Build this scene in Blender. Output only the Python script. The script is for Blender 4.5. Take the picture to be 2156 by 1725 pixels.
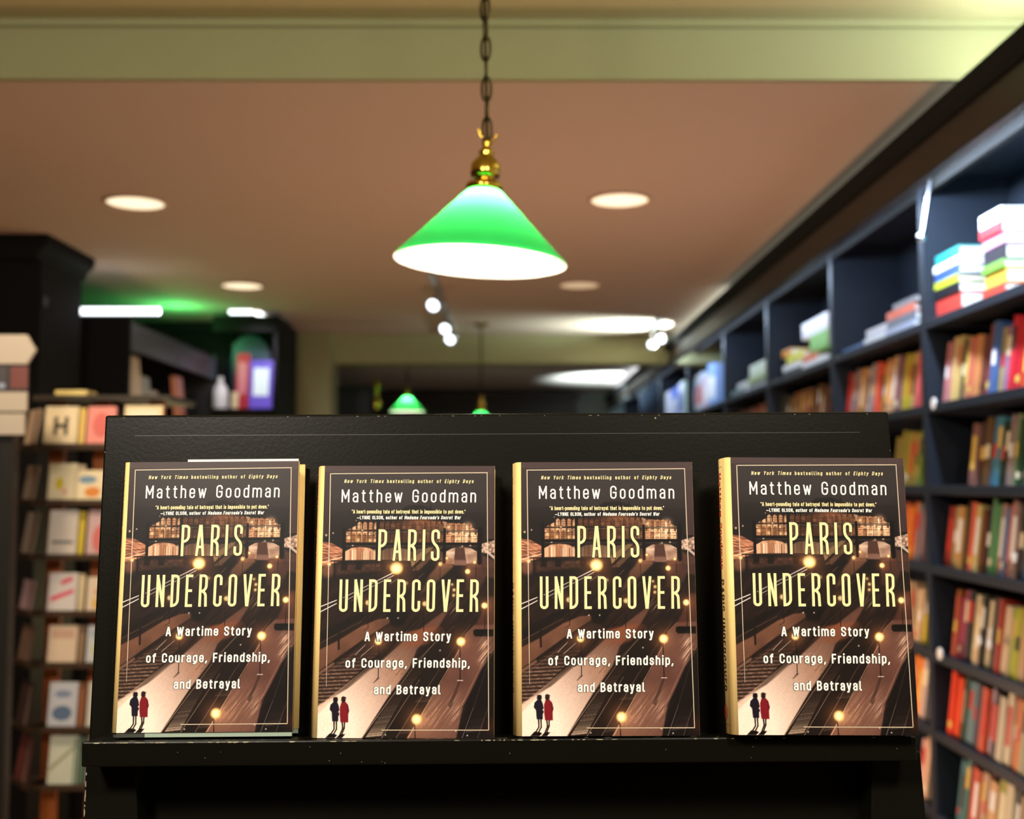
import bpy, bmesh, math, random
import numpy as np
from mathutils import Vector, Matrix, Euler
for o in list(bpy.data.objects): bpy.data.objects.remove(o, do_unlink=True)
SC = bpy.context.scene; COL = SC.collection; R = math.radians; random.seed(11)
F = 2400.0; PITCH = math.atan(157.5/F); YAW = -math.atan(8/F); CZ = 1.5
# ---------------------------------------------------------------- camera, world, exposure
cam = bpy.data.cameras.new('camera'); cam.lens = 36*F/2156; cam.sensor_width = 36; cam.clip_start = .05
cam.dof.use_dof = True; cam.dof.focus_distance = 1.055; cam.dof.aperture_fstop = 4.6
co = bpy.data.objects.new('camera', cam); COL.objects.link(co); co.location = (0, 0, CZ); co.rotation_euler = (R(90)+PITCH, 0, YAW); SC.camera = co
w = bpy.data.worlds.new('world'); SC.world = w; w.use_nodes = True
w.node_tree.nodes['Background'].inputs[0].default_value = (.9, .8, .6, 1); w.node_tree.nodes['Background'].inputs[1].default_value = .004
vs = SC.view_settings; vs.view_transform = 'Standard'; vs.look = 'None'; vs.gamma = 1; vs.exposure = 0.0; vs.use_curve_mapping = False
def lamp(kind, loc, energy, col, size=.2, sy=None, rot=(0, 0, 0), spot=None, blend=.6, spread=None):
    l = bpy.data.lights.new('light', kind); l.energy = energy; l.color = col
    if kind == 'AREA':
        l.shape = 'RECTANGLE' if sy else 'DISK'; l.size = size
        if sy: l.size_y = sy
        if spread: l.spread = R(spread)
    else: l.shadow_soft_size = size
    if kind == 'SPOT': l.spot_size = R(spot); l.spot_blend = blend
    o = bpy.data.objects.new('light', l); COL.objects.link(o); o.location = loc; o.rotation_euler = rot; return o
WARM = (1, .80, .56); COOL = (.62, .78, 1.0); PALE = (.86, 1, .94)
def aim(a, b): return (Vector(b)-Vector(a)).to_track_quat('-Z', 'Y').to_euler()
# ceiling spots behind the camera that light the new-book display
SOFT = (1, .90, .76)
lamp('AREA', (-.8, -.5, 2.5), 43, SOFT, .35, rot=aim((-.8, -.5, 2.5), (0, 1.05, 1.35)))
lamp('AREA', (.55, -.35, 2.6), 31, SOFT, .35, rot=aim((.55, -.35, 2.6), (0, 1.05, 1.35)))
# added point lights without fixtures, unseen fill to brighten the ceiling and room
for x, y, z, e, c in ((.3, 3.7, .7, 45, (1, .64, .43)), (-1.4, 5.3, .9, 11, (1, .84, .38)), (.3, 6.2, .7, 3, (1, .78, .5)), (-.1, 1.6, .5, 13, (1, .86, .62)), (0, 9.5, .8, 6, (.7, .95, .9))): lamp('POINT', (x, y, z), e, c, .25)
# added spot without a fixture, brightening the card rack from above
lamp('SPOT', (-1.25, 2.3, 2.48), 60, WARM, .08, spot=70, rot=aim((-1.25, 2.3, 2.48), (-1.35, 3.5, 1.3)))
# cool spots that wash the ceiling by the beam, the far corner and the step above the right bookcase
lamp('SPOT', (1.02, 7.1, 2.28), 140, (.8, 1, .98), .04, spot=100, blend=.9, rot=aim((1.02, 7.1, 2.28), (.72, 7.12, 2.60)))
lamp('SPOT', (.95, 10.3, 1.9), 240, (.6, .86, 1), .05, spot=90, rot=aim((.95, 10.3, 1.9), (.95, 10.6, 2.56)))
lamp('SPOT', (1.35, 2.2, 2.5), 22, (.8, .95, 1), .06, spot=130, rot=aim((1.35, 2.2, 2.5), (1.2, 2.76, 2.62)))
# cool tubes behind the cornice of the long bookcase, and on top of it towards the ceiling
for y0, y1, e in ((2.0, 3.4, 36), (3.45, 5.4, 8), (5.45, 8.6, 14), (8.7, 12, 10)):
    lamp('AREA', (1.125, (y0+y1)/2, CZ+.865), e, COOL, .05, y1-y0, rot=(0, R(-38), 0))
for y0, y1, e, x in ((1.3, 2.7, 4.5, 1.32), (2.8, 5.6, .7, 1.3), (5.7, 7.5, 3.2, 1.3), (8.6, 11.6, 16, 1.3)):
    lamp('AREA', (x-.12, (y0+y1)/2, CZ+.945), e, PALE if y0 < 8 else COOL, .04, y1-y0, rot=(0, R(180), 0))
# ---------------------------------------------------------------- helpers
MATS = {}
def lin(c): return tuple(((v/255)/12.92 if v/255 <= .04045 else ((v/255+.055)/1.055)**2.4) for v in c)
def mat(name, col, rough=.5, metal=0, spec=.5, var=.0, scale=12, bump=0, coat=0, emit=None, es=0):
    if name in MATS: return MATS[name]
    m = bpy.data.materials.new(name); m.use_nodes = True; nt = m.node_tree; b = nt.nodes['Principled BSDF']; c = lin(col)
    b.inputs['Base Color'].default_value = (*c, 1); b.inputs['Roughness'].default_value = rough; b.inputs['Metallic'].default_value = metal
    b.inputs['Specular IOR Level'].default_value = spec; b.inputs['Coat Weight'].default_value = coat
    if var or bump:
        tc = nt.nodes.new('ShaderNodeTexCoord'); n = nt.nodes.new('ShaderNodeTexNoise'); n.inputs['Scale'].default_value = scale; n.inputs['Detail'].default_value = 5
        nt.links.new(tc.outputs['Object'], n.inputs['Vector'])
        if var:
            mx = nt.nodes.new('ShaderNodeMix'); mx.data_type = 'RGBA'
            mx.inputs['A'].default_value = (*[v*(1-var) for v in c], 1); mx.inputs['B'].default_value = (*[min(1, v*(1+var)) for v in c], 1)
            nt.links.new(n.outputs['Fac'], mx.inputs['Factor']); nt.links.new(mx.outputs['Result'], b.inputs['Base Color'])
        if bump:
            bp = nt.nodes.new('ShaderNodeBump'); bp.inputs['Strength'].default_value = bump; bp.inputs['Distance'].default_value = .002
            nt.links.new(n.outputs['Fac'], bp.inputs['Height']); nt.links.new(bp.outputs['Normal'], b.inputs['Normal'])
    if emit: b.inputs['Emission Color'].default_value = (*lin(emit), 1); b.inputs['Emission Strength'].default_value = es
    MATS[name] = m; return m
def colmat(c, rough=.5): return mat('print_%d_%d_%d' % tuple(c), c, rough, var=.08)
class MB:
    """collects shapes for ONE mesh object"""
    def __init__(s): s.v = []; s.f = []; s.m = []; s.mi = 0
    def face(s, pts): k = len(s.v); s.v += [tuple(p) for p in pts]; s.f.append(tuple(range(k, k+len(pts)))); s.m.append(s.mi)
    def box(s, x0, x1, y0, y1, z0, z1, M=None):
        p = [Vector((x, y, z)) for z in (z0, z1) for x, y in ((x0, y0), (x1, y0), (x1, y1), (x0, y1))]
        if M: p = [M @ q for q in p]
        k = len(s.v); s.v += [tuple(q) for q in p]
        for f in ((0, 3, 2, 1), (4, 5, 6, 7), (0, 1, 5, 4), (1, 2, 6, 5), (2, 3, 7, 6), (3, 0, 4, 7)): s.f.append(tuple(k+i for i in f)); s.m.append(s.mi)
        return s
    def prism(s, pts, a, b, axis='y'):
        """pts: 2-D outline; swept from a to b along axis"""
        g = {'y': lambda p, t: (p[0], t, p[1]), 'z': lambda p, t: (p[0], p[1], t), 'x': lambda p, t: (t, p[0], p[1])}[axis]
        n = len(pts); k = len(s.v); s.v += [g(p, a) for p in pts]+[g(p, b) for p in pts]
        s.f.append(tuple(range(k, k+n))); s.f.append(tuple(range(k+2*n-1, k+n-1, -1))); s.m += [s.mi]*2
        for i in range(n): j = (i+1) % n; s.f.append((k+i, k+n+i, k+n+j, k+j)); s.m.append(s.mi)
        return s
    def lathe(s, prof, n=24, M=None):
        k = len(s.v); M = M or Matrix()
        for r, z in prof:
            for i in range(n): a = 2*math.pi*i/n; s.v.append(tuple(M @ Vector((r*math.cos(a), r*math.sin(a), z))))
        for j in range(len(prof)-1):
            for i in range(n): q = (i+1) % n; s.f.append((k+j*n+i, k+j*n+q, k+j*n+n+q, k+j*n+n+i)); s.m.append(s.mi)
        return s
    def tube(s, pts, r, n=8, closed=False):
        k = len(s.v); P = [Vector(p) for p in pts]; N = len(P)
        for i, p in enumerate(P):
            t = (P[(i+1) % N]-P[i-1]) if closed or 0 < i < N-1 else (P[1]-P[0] if i == 0 else P[-1]-P[-2]); t.normalize()
            a = t.cross(Vector((0, 0, 1)) if abs(t.z) < .9 else Vector((0, 1, 0))).normalized(); b = t.cross(a)
            if closed and s.tubeaxis: a = t.cross(s.tubeaxis).normalized(); b = s.tubeaxis
            for j in range(n): q = 2*math.pi*j/n; s.v.append(tuple(p+a*r*math.cos(q)+b*r*math.sin(q)))
        for i in range(N if closed else N-1):
            for j in range(n): q = (j+1) % n; i2 = (i+1) % N; s.f.append((k+i*n+j, k+i*n+q, k+i2*n+q, k+i2*n+j)); s.m.append(s.mi)
        return s
    tubeaxis = None
def link(name, mesh, parent=None, loc=(0, 0, 0), rot=(0, 0, 0)):
    o = bpy.data.objects.new(name, mesh); COL.objects.link(o); o.parent = parent; o.location = loc; o.rotation_euler = rot; return o
def obj(name, mb, mats, parent=None, loc=(0, 0, 0), rot=(0, 0, 0), bevel=0, smooth=False, label=None):
    me = bpy.data.meshes.new(name); me.from_pydata(mb.v, [], mb.f); me.update()
    mats = mats if isinstance(mats, (list, tuple)) else [mats]
    for m in mats: me.materials.append(m)
    if len(mats) > 1: me.polygons.foreach_set('material_index', mb.m)
    bm = bmesh.new(); bm.from_mesh(me)
    if smooth: bmesh.ops.remove_doubles(bm, verts=bm.verts, dist=1e-5)
    if len(bm.faces) < 60000: bmesh.ops.recalc_face_normals(bm, faces=bm.faces)
    bm.to_mesh(me); bm.free()
    if smooth: me.polygons.foreach_set('use_smooth', [True]*len(me.polygons))
    o = link(name, me, parent, loc, rot)
    if bevel: b = o.modifiers.new('bevel', 'BEVEL'); b.width = bevel; b.segments = 2; b.limit_method = 'ANGLE'
    if label: o['label'] = label
    return o
def tag(o, label, cat, group=None, kind=None):
    o['label'] = label; o['category'] = cat
    if group: o['group'] = group
    if kind: o['kind'] = kind
    return o
def thing(name, label, cat, loc=(0, 0, 0), rot=(0, 0, 0), group=None):
    o = bpy.data.objects.new(name, None); COL.objects.link(o); o.location = loc; o.rotation_euler = rot; o.empty_display_size = .05
    return tag(o, label, cat, group)
def struct(name, mb, m, bevel=0):
    o = obj(name, mb, m, bevel=bevel); o['kind'] = 'structure'; return o
CR = Euler((R(90)+PITCH, 0, YAW)).to_matrix()
def at(px, py, Y):
    """the place at distance Y into the room that the photograph shows at this pixel"""
    d = CR @ Vector(((px-1078)/F, (862.5-py)/F, -1)); return Vector((0, 0, CZ))+d*(Y/d.y)
ORD = 'first second third fourth fifth sixth seventh eighth ninth tenth eleventh twelfth thirteenth fourteenth fifteenth sixteenth seventeenth eighteenth nineteenth twentieth'.split()
ORD += ['twenty-'+a for a in ORD[:9]]+['thirtieth']+['thirty-'+a for a in ORD[:9]]+['fortieth']+['forty-'+a for a in ORD[:9]]
# ---------------------------------------------------------------- materials
blackp = mat('black_paint', (24, 23, 19), .5, var=.12, scale=60, bump=.12)
blackd = mat('display_black_paint', (15, 14, 9), .32, spec=.12, var=.1, scale=300, bump=.05)
dullblack = mat('dull_black_paint', (16, 14, 12), .75, spec=.2)
blackb = mat('blue_black_paint', (30, 35, 44), .5, spec=.22, var=.1, scale=8)
darkbrown = mat('dark_brown_board', (40, 29, 20), .5, var=.3, scale=5)
brass = mat('brass', (212, 170, 70), .18, 1)
darkmetal = mat('bronze_chain', (64, 54, 30), .4, .9)
chrome = mat('brushed_steel', (190, 192, 196), .3, 1)
paper = mat('page_paper', (246, 226, 172), .8, var=.04, scale=200)
whitepaper = mat('white_paper', (236, 234, 228), .7)
cream = mat('cream_card', (232, 214, 184), .7)
orangewood = mat('orange_wood', (176, 96, 44), .5, var=.2, scale=14)
# ---------------------------------------------------------------- the room
terracotta = mat('terracotta_ceiling_paint', (208, 184, 164), .85, var=.03, scale=1.2)
olive = mat('olive_wall_paint', (150, 148, 106), .8, var=.05, scale=2)
wood = mat('wood_floor', (120, 78, 48), .45, var=.25, scale=3)
XL, XR, YN, YF, ZC, ZU, YS = -3.3, 1.56, -2.6, 12.3, CZ+1.0, CZ+1.15, at(1070, 154, 2.76).y
struct('floor', MB().box(XL-.1, XR+.1, YN-.1, YF+.1, -.1, 0), wood)
struct('ceiling', MB().box(XL, XR, YS+.02, YF, ZC, ZC+.35), terracotta)
struct('ceiling', MB().box(XL, XR, YN, YS, ZU, ZU+.2), mat('upper_ceiling_paint', (196, 186, 140), .85, var=.05))
rb = MB().box(XL, XR, YS, YS+.02, ZC, ZU); struct('trim_1', rb, olive)
m = MB(); m.box(XL, XR, YS-.012, YS, ZU-.02, ZU-.001); struct('trim_2', m, olive)
struct('wall_left', MB().box(XL-.1, XL, YN, YF, 0, ZU+.2), mat('dark_wall', (70, 60, 44), .8))
struct('wall_right', MB().box(XR, XR+.1, YN, YF, 0, ZU+.2), mat('right_wall_paint', (196, 196, 176), .8))
struct('wall_far', MB().box(XL, XR, YF, YF+.1, 0, ZC), mat('far_wall_paint', (150, 170, 165), .8))
struct('wall_near', MB().box(XL, XR, YN-.1, YN, 0, ZU+.2), mat('near_wall_paint', (120, 104, 78), .8))
bb = at(1070, 765, 7.6).z
struct('trim_3', MB().box(-1.25, XR, 7.6, 7.85, bb, ZC), olive)                       # ceiling beam
struct('trim_4', MB().box(at(605, 800, 7.5).x, at(697, 800, 7.5).x, 7.5, 7.8, 0, ZC), olive)   # square pillar under the beam
# ---------------------------------------------------------------- recessed downlights
ring = mat('downlight_ring', (214, 180, 150), .5); glowm = mat('downlight_glow', (255, 240, 214), .5, emit=(255, 236, 200), es=1.25)
dimglow = mat('downlight_dim_glow', (240, 220, 190), .5, emit=(240, 210, 170), es=.55)
def downlight(x, y, z, label, g=None, e=7):
    t = thing('recessed_downlight', label, 'ceiling light', (x, y, z), group='recessed downlights in the ceiling')
    obj('trim_ring', MB().lathe([(.1, .002), (.114, -.002), (.112, -.007), (.1, -.008), (.098, .002)], 40), ring, t, smooth=True)
    obj('lamp_lens', MB().lathe([(.1, -.003), (.06, -.004), (.001, -.0045)], 40), g or glowm, t)
    if e: lamp('SPOT', (x, y, z-.02), e, WARM, .08, spot=120, blend=.8)
for px, py, lb, g in ((286, 419, 'round recessed ceiling light glowing cream, large one left of the green lamp', None), (1305, 412, 'round recessed ceiling light glowing cream, large one right of the green lamp', None),
                      (510, 598, 'small round ceiling light above the left dark bookcase', None), (1220, 596, 'dimmer round ceiling light just right of the green lamp rim', dimglow)):
    Y = 1.0*F/(1020-py); p = at(px, py, Y); downlight(p.x, Y, ZC, lb, g, 14 if g is None else 6)
# ---------------------------------------------------------------- pendant lamps
def shade_material():
    m = bpy.data.materials.new('cased_green_glass'); m.use_nodes = True; nt = m.node_tree; N = nt.nodes; L = nt.links; N.clear()
    out = N.new('ShaderNodeOutputMaterial'); geo = N.new('ShaderNodeNewGeometry'); mixs = N.new('ShaderNodeMixShader')
    def side(dif, tr, f):
        d = N.new('ShaderNodeBsdfPrincipled'); d.inputs['Base Color'].default_value = (*lin(dif), 1); d.inputs['Roughness'].default_value = .18
        t = N.new('ShaderNodeBsdfTranslucent'); t.inputs[0].default_value = (*tr, 1); x = N.new('ShaderNodeMixShader'); x.inputs[0].default_value = f
        L.new(d.outputs[0], x.inputs[1]); L.new(t.outputs[0], x.inputs[2]); return x
    a = side((0, 110, 42), (.02, .33, .06), .62); b = side((250, 250, 244), (.10, .5, .16), .25)
    L.new(geo.outputs['Backfacing'], mixs.inputs[0]); L.new(a.outputs[0], mixs.inputs[1]); L.new(b.outputs[0], mixs.inputs[2]); L.new(mixs.outputs[0], out.inputs[0]); return m
shadeglass = shade_material()
bulbm = mat('lit_bulb', (255, 250, 240), .5, emit=(255, 246, 228), es=340)
def pendant(x, y, zrim, zceil, label, tilt=0, power=60, k=1.0, bulb=None):
    t = thing('pendant_lamp', label, 'pendant lamp', (x, y, zceil), group='green glass pendant lamps')
    M = Matrix.Translation((0, 0, zrim-zceil)) @ Euler((0, tilt, 0)).to_matrix().to_4x4() @ Matrix.Scale(k, 4)
    prof = [(.1405, 0), (.1395, .003)]+[(.139-.110*i/14, .004+.113*i/14) for i in range(1, 15)]+[(.024, .1195), (.020, .120)]
    o = obj('lamp_shade', MB().lathe(prof, 96, M), shadeglass, t, smooth=True)
    # outside of the shade must be the front side
    me = o.data; me.update(); c = M @ Vector((0, 0, .06)); p = me.polygons[len(me.polygons)//2]
    if (Vector(p.center)-c).dot(p.normal) < 0: me.flip_normals()
    soc = [(.019, .116), (.029, .1175), (.031, .125), (.027, .131), (.018, .134), (.016, .139), (.0235, .141), (.0245, .148), (.0235, .162), (.019, .168), (.0135, .174), (.011, .178), (.0135, .181), (.0095, .186), (.0065, .192), (.009, .197), (.0065, .202), (.001, .205)]
    obj('socket', MB().lathe(soc, 32, M), brass, t, smooth=True)
    th = MB()
    for sx in (-1, 1): th.tube([M @ Vector((sx*.004, 0, .200)), M @ Vector((sx*.012, 0, .205+.004*(1-sx))), M @ Vector((sx*.014, 0, .209+.004*(1-sx)))], .0022*k); th.lathe([(.0001, -.0035), (.0035, 0), (.0001, .0035)], 10, M @ Matrix.Translation((sx*.0145, 0, .211+.004*(1-sx))))
    obj('thumb_screw', th, brass, t, smooth=True)
    obj('bulb', MB().lathe([(.001, .064), (.014, .067), (.019, .077), (.018, .088), (.012, .100), (.011, .118)], 20, M), bulb or bulbm, t, smooth=True)
    top = M @ Vector((0, 0, .203)); P = .034*k; n = int((-top.z-.012)/P)+1; P = (-top.z-.012)/n; ch = MB()
    for i in range(n):
        zc = top.z+P*(i+.5); ax = Vector((math.cos(i*1.45+.3), math.sin(i*1.45+.3), 0)); sx = top.x*(1-i/n); L2 = P*.5+.0035
        nrm = ax.cross(Vector((0, 0, 1))); ch.tubeaxis = nrm
        ch.tube([Vector((sx, top.y, zc))+ax*.0075*k*math.cos(a)*(1 if abs(math.sin(a)) < .9 else 1)+Vector((0, 0, L2*math.copysign(abs(math.sin(a))**.8, math.sin(a)))) for a in [2*math.pi*j/16 for j in range(16)]], .0025*k, 6, True)
    obj('chain', ch, darkmetal, t, smooth=True)
    obj('cord', MB().tube([(top.x, top.y+.002, top.z), (0, 0, -.01)], .0026*k, 8), darkmetal, t)
    obj('ceiling_cap', MB().lathe([(.001, -.022), (.02, -.02), (.045, -.008), (.05, 0)], 24), brass, t, smooth=True)
    return t
p = at(1011, 553, 1.83)
pendant(p.x, p.y, p.z, ZU, 'large green glass cone pendant lamp on a chain above the book display', R(3.1))
farbulb = mat('far_lit_bulb', (255, 250, 240), .5, emit=(240, 255, 250), es=60)
pendant(at(1013, 845, 7.06).x, 7.06, CZ+.33, ZC, 'small teal-green pendant lamp whose brass top peeks over the middle of the display', 0, bulb=farbulb)
p = at(857, 868, 9.0); pendant(p.x, 9.0, p.z, ZC, 'distant bright green pendant lamp glowing over the display, left of the teal one', 0, bulb=bulbm, k=1.0)
# ---------------------------------------------------------------- track spotlights
rail = thing('light_track', 'slim ceiling track carrying three small spotlights beyond the green lamp', 'track light', (-.36, 6.2, ZC))
obj('rail', MB().box(-.015, .015, -1.2, 1.3, -.02, 0), mat('white_track', (150, 150, 140), .5), rail)
spotglow = mat('spot_face', (255, 255, 255), .4, emit=(235, 245, 255), es=5)
def track_head(root, x, y, z, d, r=.032, g=None):
    M = Matrix.Translation((x, y, z)) @ Vector(d).to_track_quat('Z', 'Y').to_matrix().to_4x4()
    h = obj('spot_head', MB().lathe([(.001, -.06), (r*.7, -.055), (r, -.03), (r, .03), (r*.94, .03), (r*.9, .02)], 24, M), chrome, root, smooth=True)
    obj('spot_lens', MB().lathe([(.001, .021), (r*.88, .021)], 24, M), g or spotglow, h)
    obj('spot_arm', MB().tube([(x, y, z+.02), (x+.005, y+.01, -.02)], .006), chrome, root)
for px, py, Y in ((915, 640, 5.7), (940, 690, 6.55), (950, 712, 7.0)):
    p = at(px, py, Y); track_head(rail, p.x+.36, Y-6.2, p.z-ZC, (-.25, -.8, -.45))
rail2 = thing('light_track', 'pair of tiny bright spotlights under the ceiling beside the right cornice', 'track light', (.92, 7.1, ZC))
obj('rail', MB().box(-.015, .015, -.3, .3, -.02, 0), chrome, rail2)
for px, py in ((1374, 724), (1399, 708)): p = at(px, py, 7.1); track_head(rail2, p.x-.92, p.y-7.1+(.1 if px > 1380 else 0), p.z-ZC, (-.35, -.8, -.3), .025)
# ---------------------------------------------------------------- long bookcase along the right wall
XF, XBK = 1.25, 1.53
SH = [.489, .2375, -.003, -.2375, -.4925, -.72, -.96, -1.2]
SHN = ['top', 'second', 'third', 'fourth', 'fifth', 'sixth', 'seventh', 'lowest']
BY = [2.30, 3.43, 4.40, 5.5, 6.6, 7.95, 9.4, 10.8, 12.25]; TILT = R(5)
BN = ['nearest', 'second nearest', 'third nearest', 'fourth nearest', 'fifth nearest', 'sixth nearest', 'seventh nearest', 'farthest']
for i in range(8):
    y0, y1 = BY[i], BY[i+1]; t = thing('bookcase', 'tall black bookcase on the right wall, %s section behind the book display' % BN[i], 'bookcase', (XF, (y0+y1)/2, 0), group='bookcase sections along the right wall')
    def L(mb): mb.v = [(x-XF, y-(y0+y1)/2, z) for x, y, z in mb.v]; return mb
    obj('side_panel', L(MB().box(XF, XBK, y1-.04, y1-.001, 0, CZ+.95)), blackb, t)
    if i == 0: obj('side_panel', L(MB().box(XF, XBK, y0+.001, y0+.04, 0, CZ+.95)), blackb, t)
    ya = y0+(.041 if i == 0 else .001)
    for s in SH:
        dr = 0 if s > .4 else math.tan(TILT)*(XBK-.02-XF)      # the lower shelves slope gently backwards
        obj('shelf', L(MB().prism([(XF, CZ+s-.026), (XBK-.02, CZ+s-.026-dr), (XBK-.02, CZ+s-dr), (XF, CZ+s)], ya, y1-.041)), blackb, t, bevel=.0015)
    obj('back_panel', L(MB().box(XBK-.018, XBK, ya, y1-.041, 0, CZ+.95)), blackb, t)
    obj('top_panel', L(MB().box(XF+.021, XBK-.019, ya, y1-.041, CZ+.93, CZ+.949)), blackb, t)
    obj('header_rail', L(MB().box(XF, XF+.02, ya, y1-.041, CZ+.869, CZ+.949)), dullblack, t)
    obj('plinth', L(MB().box(XF+.02, XF+.04, ya, y1-.041, 0, CZ+SH[-1]-.027)), blackb, t)
c = thing('cornice', 'long dark projecting cornice with hidden light running along the right bookcase top', 'cornice', (1.07, 7, CZ+.8))
def LC(mb): mb.v = [(x-1.07, y-7, z-CZ-.8) for x, y, z in mb.v]; return mb
obj('fascia', LC(MB().box(1.07, 1.088, 1.2, 12.25, CZ+.80, CZ+.882)), darkbrown, c, bevel=.002)
obj('moulding', LC(MB().prism([(1.06, CZ+.883), (1.088, CZ+.883), (1.088, CZ+.926), (1.035, CZ+.926), (1.04, CZ+.912), (1.052, CZ+.90)], 1.2, 12.25)), dullblack, c)
obj('lower_lip', LC(MB().box(1.066, 1.092, 1.2, 12.25, CZ+.787, CZ+.7995)), blackp, c)
obj('roof_board', LC(MB().box(1.089, 1.25, 1.2, 12.25, CZ+.914, CZ+.928)), blackp, c)
# ---------------------------------------------------------------- upright books
NAMES = [((205, 60, 50), 'red'), ((225, 95, 50), 'orange-red'), ((230, 140, 50), 'orange'), ((205, 165, 80), 'gold'), ((215, 200, 60), 'yellow'), ((150, 170, 60), 'yellow-green'), ((70, 120, 80), 'green'), ((30, 60, 45), 'dark green'),
         ((60, 130, 140), 'teal'), ((60, 100, 180), 'blue'), ((35, 40, 70), 'navy'), ((120, 60, 110), 'purple'), ((170, 150, 175), 'lavender-grey'), ((170, 120, 110), 'dusty pink'), ((225, 120, 110), 'coral pink'), ((130, 85, 60), 'brown'),
         ((190, 160, 120), 'tan'), ((230, 215, 180), 'cream'), ((240, 240, 240), 'white'), ((140, 140, 140), 'grey'), ((30, 28, 28), 'black'), ((80, 50, 40), 'dark brown'), ((130, 30, 30), 'dark red'), ((115, 105, 55), 'olive'), ((170, 205, 235), 'pale blue')]
def cname(c): return min(NAMES, key=lambda n: sum((a-b)**2 for a, b in zip(n[0], c)))[1]
def book_mb(th, h, d, patch=None):
    """upright book: spine at x=0, thickness along y, pages inside; material 0 cover, 1 pages, 2 spine panel"""
    m = MB(); b = .003; m.box(0, .004, 0, th, 0, h).box(.004, d, 0, b, 0, h).box(.004, d, th-b, th, 0, h); m.mi = 1; m.box(.004, d-.003, b, th-b, .003, h-.003)
    if patch: m.mi = 2; m.box(-.0004, 0, th*.12, th*.88, patch[0]*h, patch[1]*h)
    return m
ROWC = {}
def upright(x, y, z, th, h, d, col, label, group, tb, ln, patch=None, pc=None):
    o = obj('book', book_mb(th, h, d, patch), [colmat(col), paper, colmat(pc or (200, 190, 160))], None, (x, y, z), (ln, tb, 0), label=label)
    return tag(o, label, 'book', group)
def row(bay, shelf, segs, z, hts, tb=None, ln=R(6), g=None, off=.03):
    """segs: (pixel x0, pixel x1, colour) measured along the shelf, left to right; right is nearer"""
    tb = TILT if tb is None else tb; k = 0; base = XF+off; G = g or 'books on the %s shelf of the %s bookcase section' % (SHN[shelf], BN[bay]); last = None
    for a, b, col in segs:
        ya = base*F/(a-1070); yb = base*F/(b-1070); n = max(1, int(round((ya-yb)/.032)))
        for i in range(n):
            th = (ya-yb)/n; yy = ya-th*(i+1); h = random.uniform(*hts); c = tuple(int(max(8, min(250, v+(random.uniform(-14, 14) if n > 1 else 0)))) for v in col)
            if yy < BY[bay]+.05 or yy+th > BY[bay+1]-.06: continue
            pt = random.choice([None, (.55, .85), (.25, .8), (.1, .2), (.4, .6)]); q = random.choice([(235, 225, 195), (40, 36, 40), (200, 60, 50), (225, 190, 90), (240, 240, 240)])
            upright(base+random.uniform(-.006, .008), yy+.001+.003, CZ+z+.0008-math.tan(tb)*off+.001, (th-.003)*math.cos(ln), h, random.uniform(.13, .16), c,
                    '%s book, %s from the left on the %s shelf, %s right-wall section' % (cname(c), ORD[min(k, len(ORD)-1)], SHN[shelf], BN[bay]), G, tb, ln*random.uniform(.8, 1.1), pt, q); k += 1
H1 = (.165, .195)
row(0, 1, [(1990, 2005, (190, 110, 125)), (2005, 2020, (205, 170, 110)), (2020, 2034, (28, 52, 42)), (2034, 2050, (190, 120, 90)), (2050, 2062, (205, 135, 80)), (2062, 2080, (120, 70, 62)), (2080, 2088, (24, 24, 30)), (2088, 2100, (66, 96, 150)), (2100, 2112, (170, 150, 80)), (2112, 2126, (150, 110, 140)), (2126, 2150, (205, 28, 40)), (2150, 2185, (205, 90, 40))], SH[1], H1)
row(1, 1, [(1776, 1790, (170, 40, 36)), (1790, 1804, (150, 110, 110)), (1804, 1820, (190, 145, 60)), (1820, 1842, (165, 145, 145)), (1842, 1856, (225, 80, 45)), (1856, 1866, (210, 165, 80)), (1866, 1885, (225, 165, 120)), (1885, 1894, (130, 85, 90)), (1894, 1913, (195, 165, 40)), (1913, 1921, (205, 170, 110)), (1921, 1934, (225, 100, 90))], SH[1], H1)
row(2, 1, [(1640, 1660, (60, 36, 24)), (1660, 1690, (150, 95, 40)), (1690, 1712, (110, 66, 32)), (1712, 1742, (90, 52, 26))], SH[1], (.15, .18))
row(3, 1, [(1552, 1580, (90, 50, 36)), (1580, 1610, (150, 80, 45))], SH[1], (.15, .18))
row(0, 2, [(2040, 2052, (130, 88, 80)), (2052, 2066, (70, 42, 28)), (2066, 2078, (100, 70, 40)), (2078, 2100, (60, 120, 150)), (2100, 2118, (26, 24, 22)), (2118, 2136, (140, 130, 110)), (2136, 2158, (40, 80, 46)), (2158, 2185, (120, 60, 60))], SH[2], (.16, .185))
row(1, 2, [(1882, 1900, (150, 130, 60)), (1900, 1928, (160, 140, 60)), (1928, 1934, (130, 150, 60))], SH[2], (.15, .18))
row(0, 3, [(1983, 1995, (150, 44, 34)), (1995, 2006, (165, 150, 110)), (2006, 2018, (195, 150, 85)), (2018, 2026, (50, 40, 30)), (2026, 2042, (225, 100, 90)), (2042, 2052, (210, 190, 120)), (2052, 2062, (110, 60, 36)), (2062, 2070, (30, 30, 44)), (2070, 2086, (90, 140, 105)), (2086, 2097, (175, 130, 115)), (2097, 2104, (110, 130, 170)), (2104, 2114, (220, 120, 105)), (2114, 2126, (170, 130, 125)), (2126, 2138, (44, 50, 36)), (2138, 2150, (110, 80, 130)), (2150, 2180, (44, 90, 96))], SH[3], (.17, .20))
row(1, 3, [(1893, 1905, (220, 110, 50)), (1905, 1922, (228, 120, 50)), (1922, 1934, (150, 140, 125))], SH[3], (.16, .19))
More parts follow.
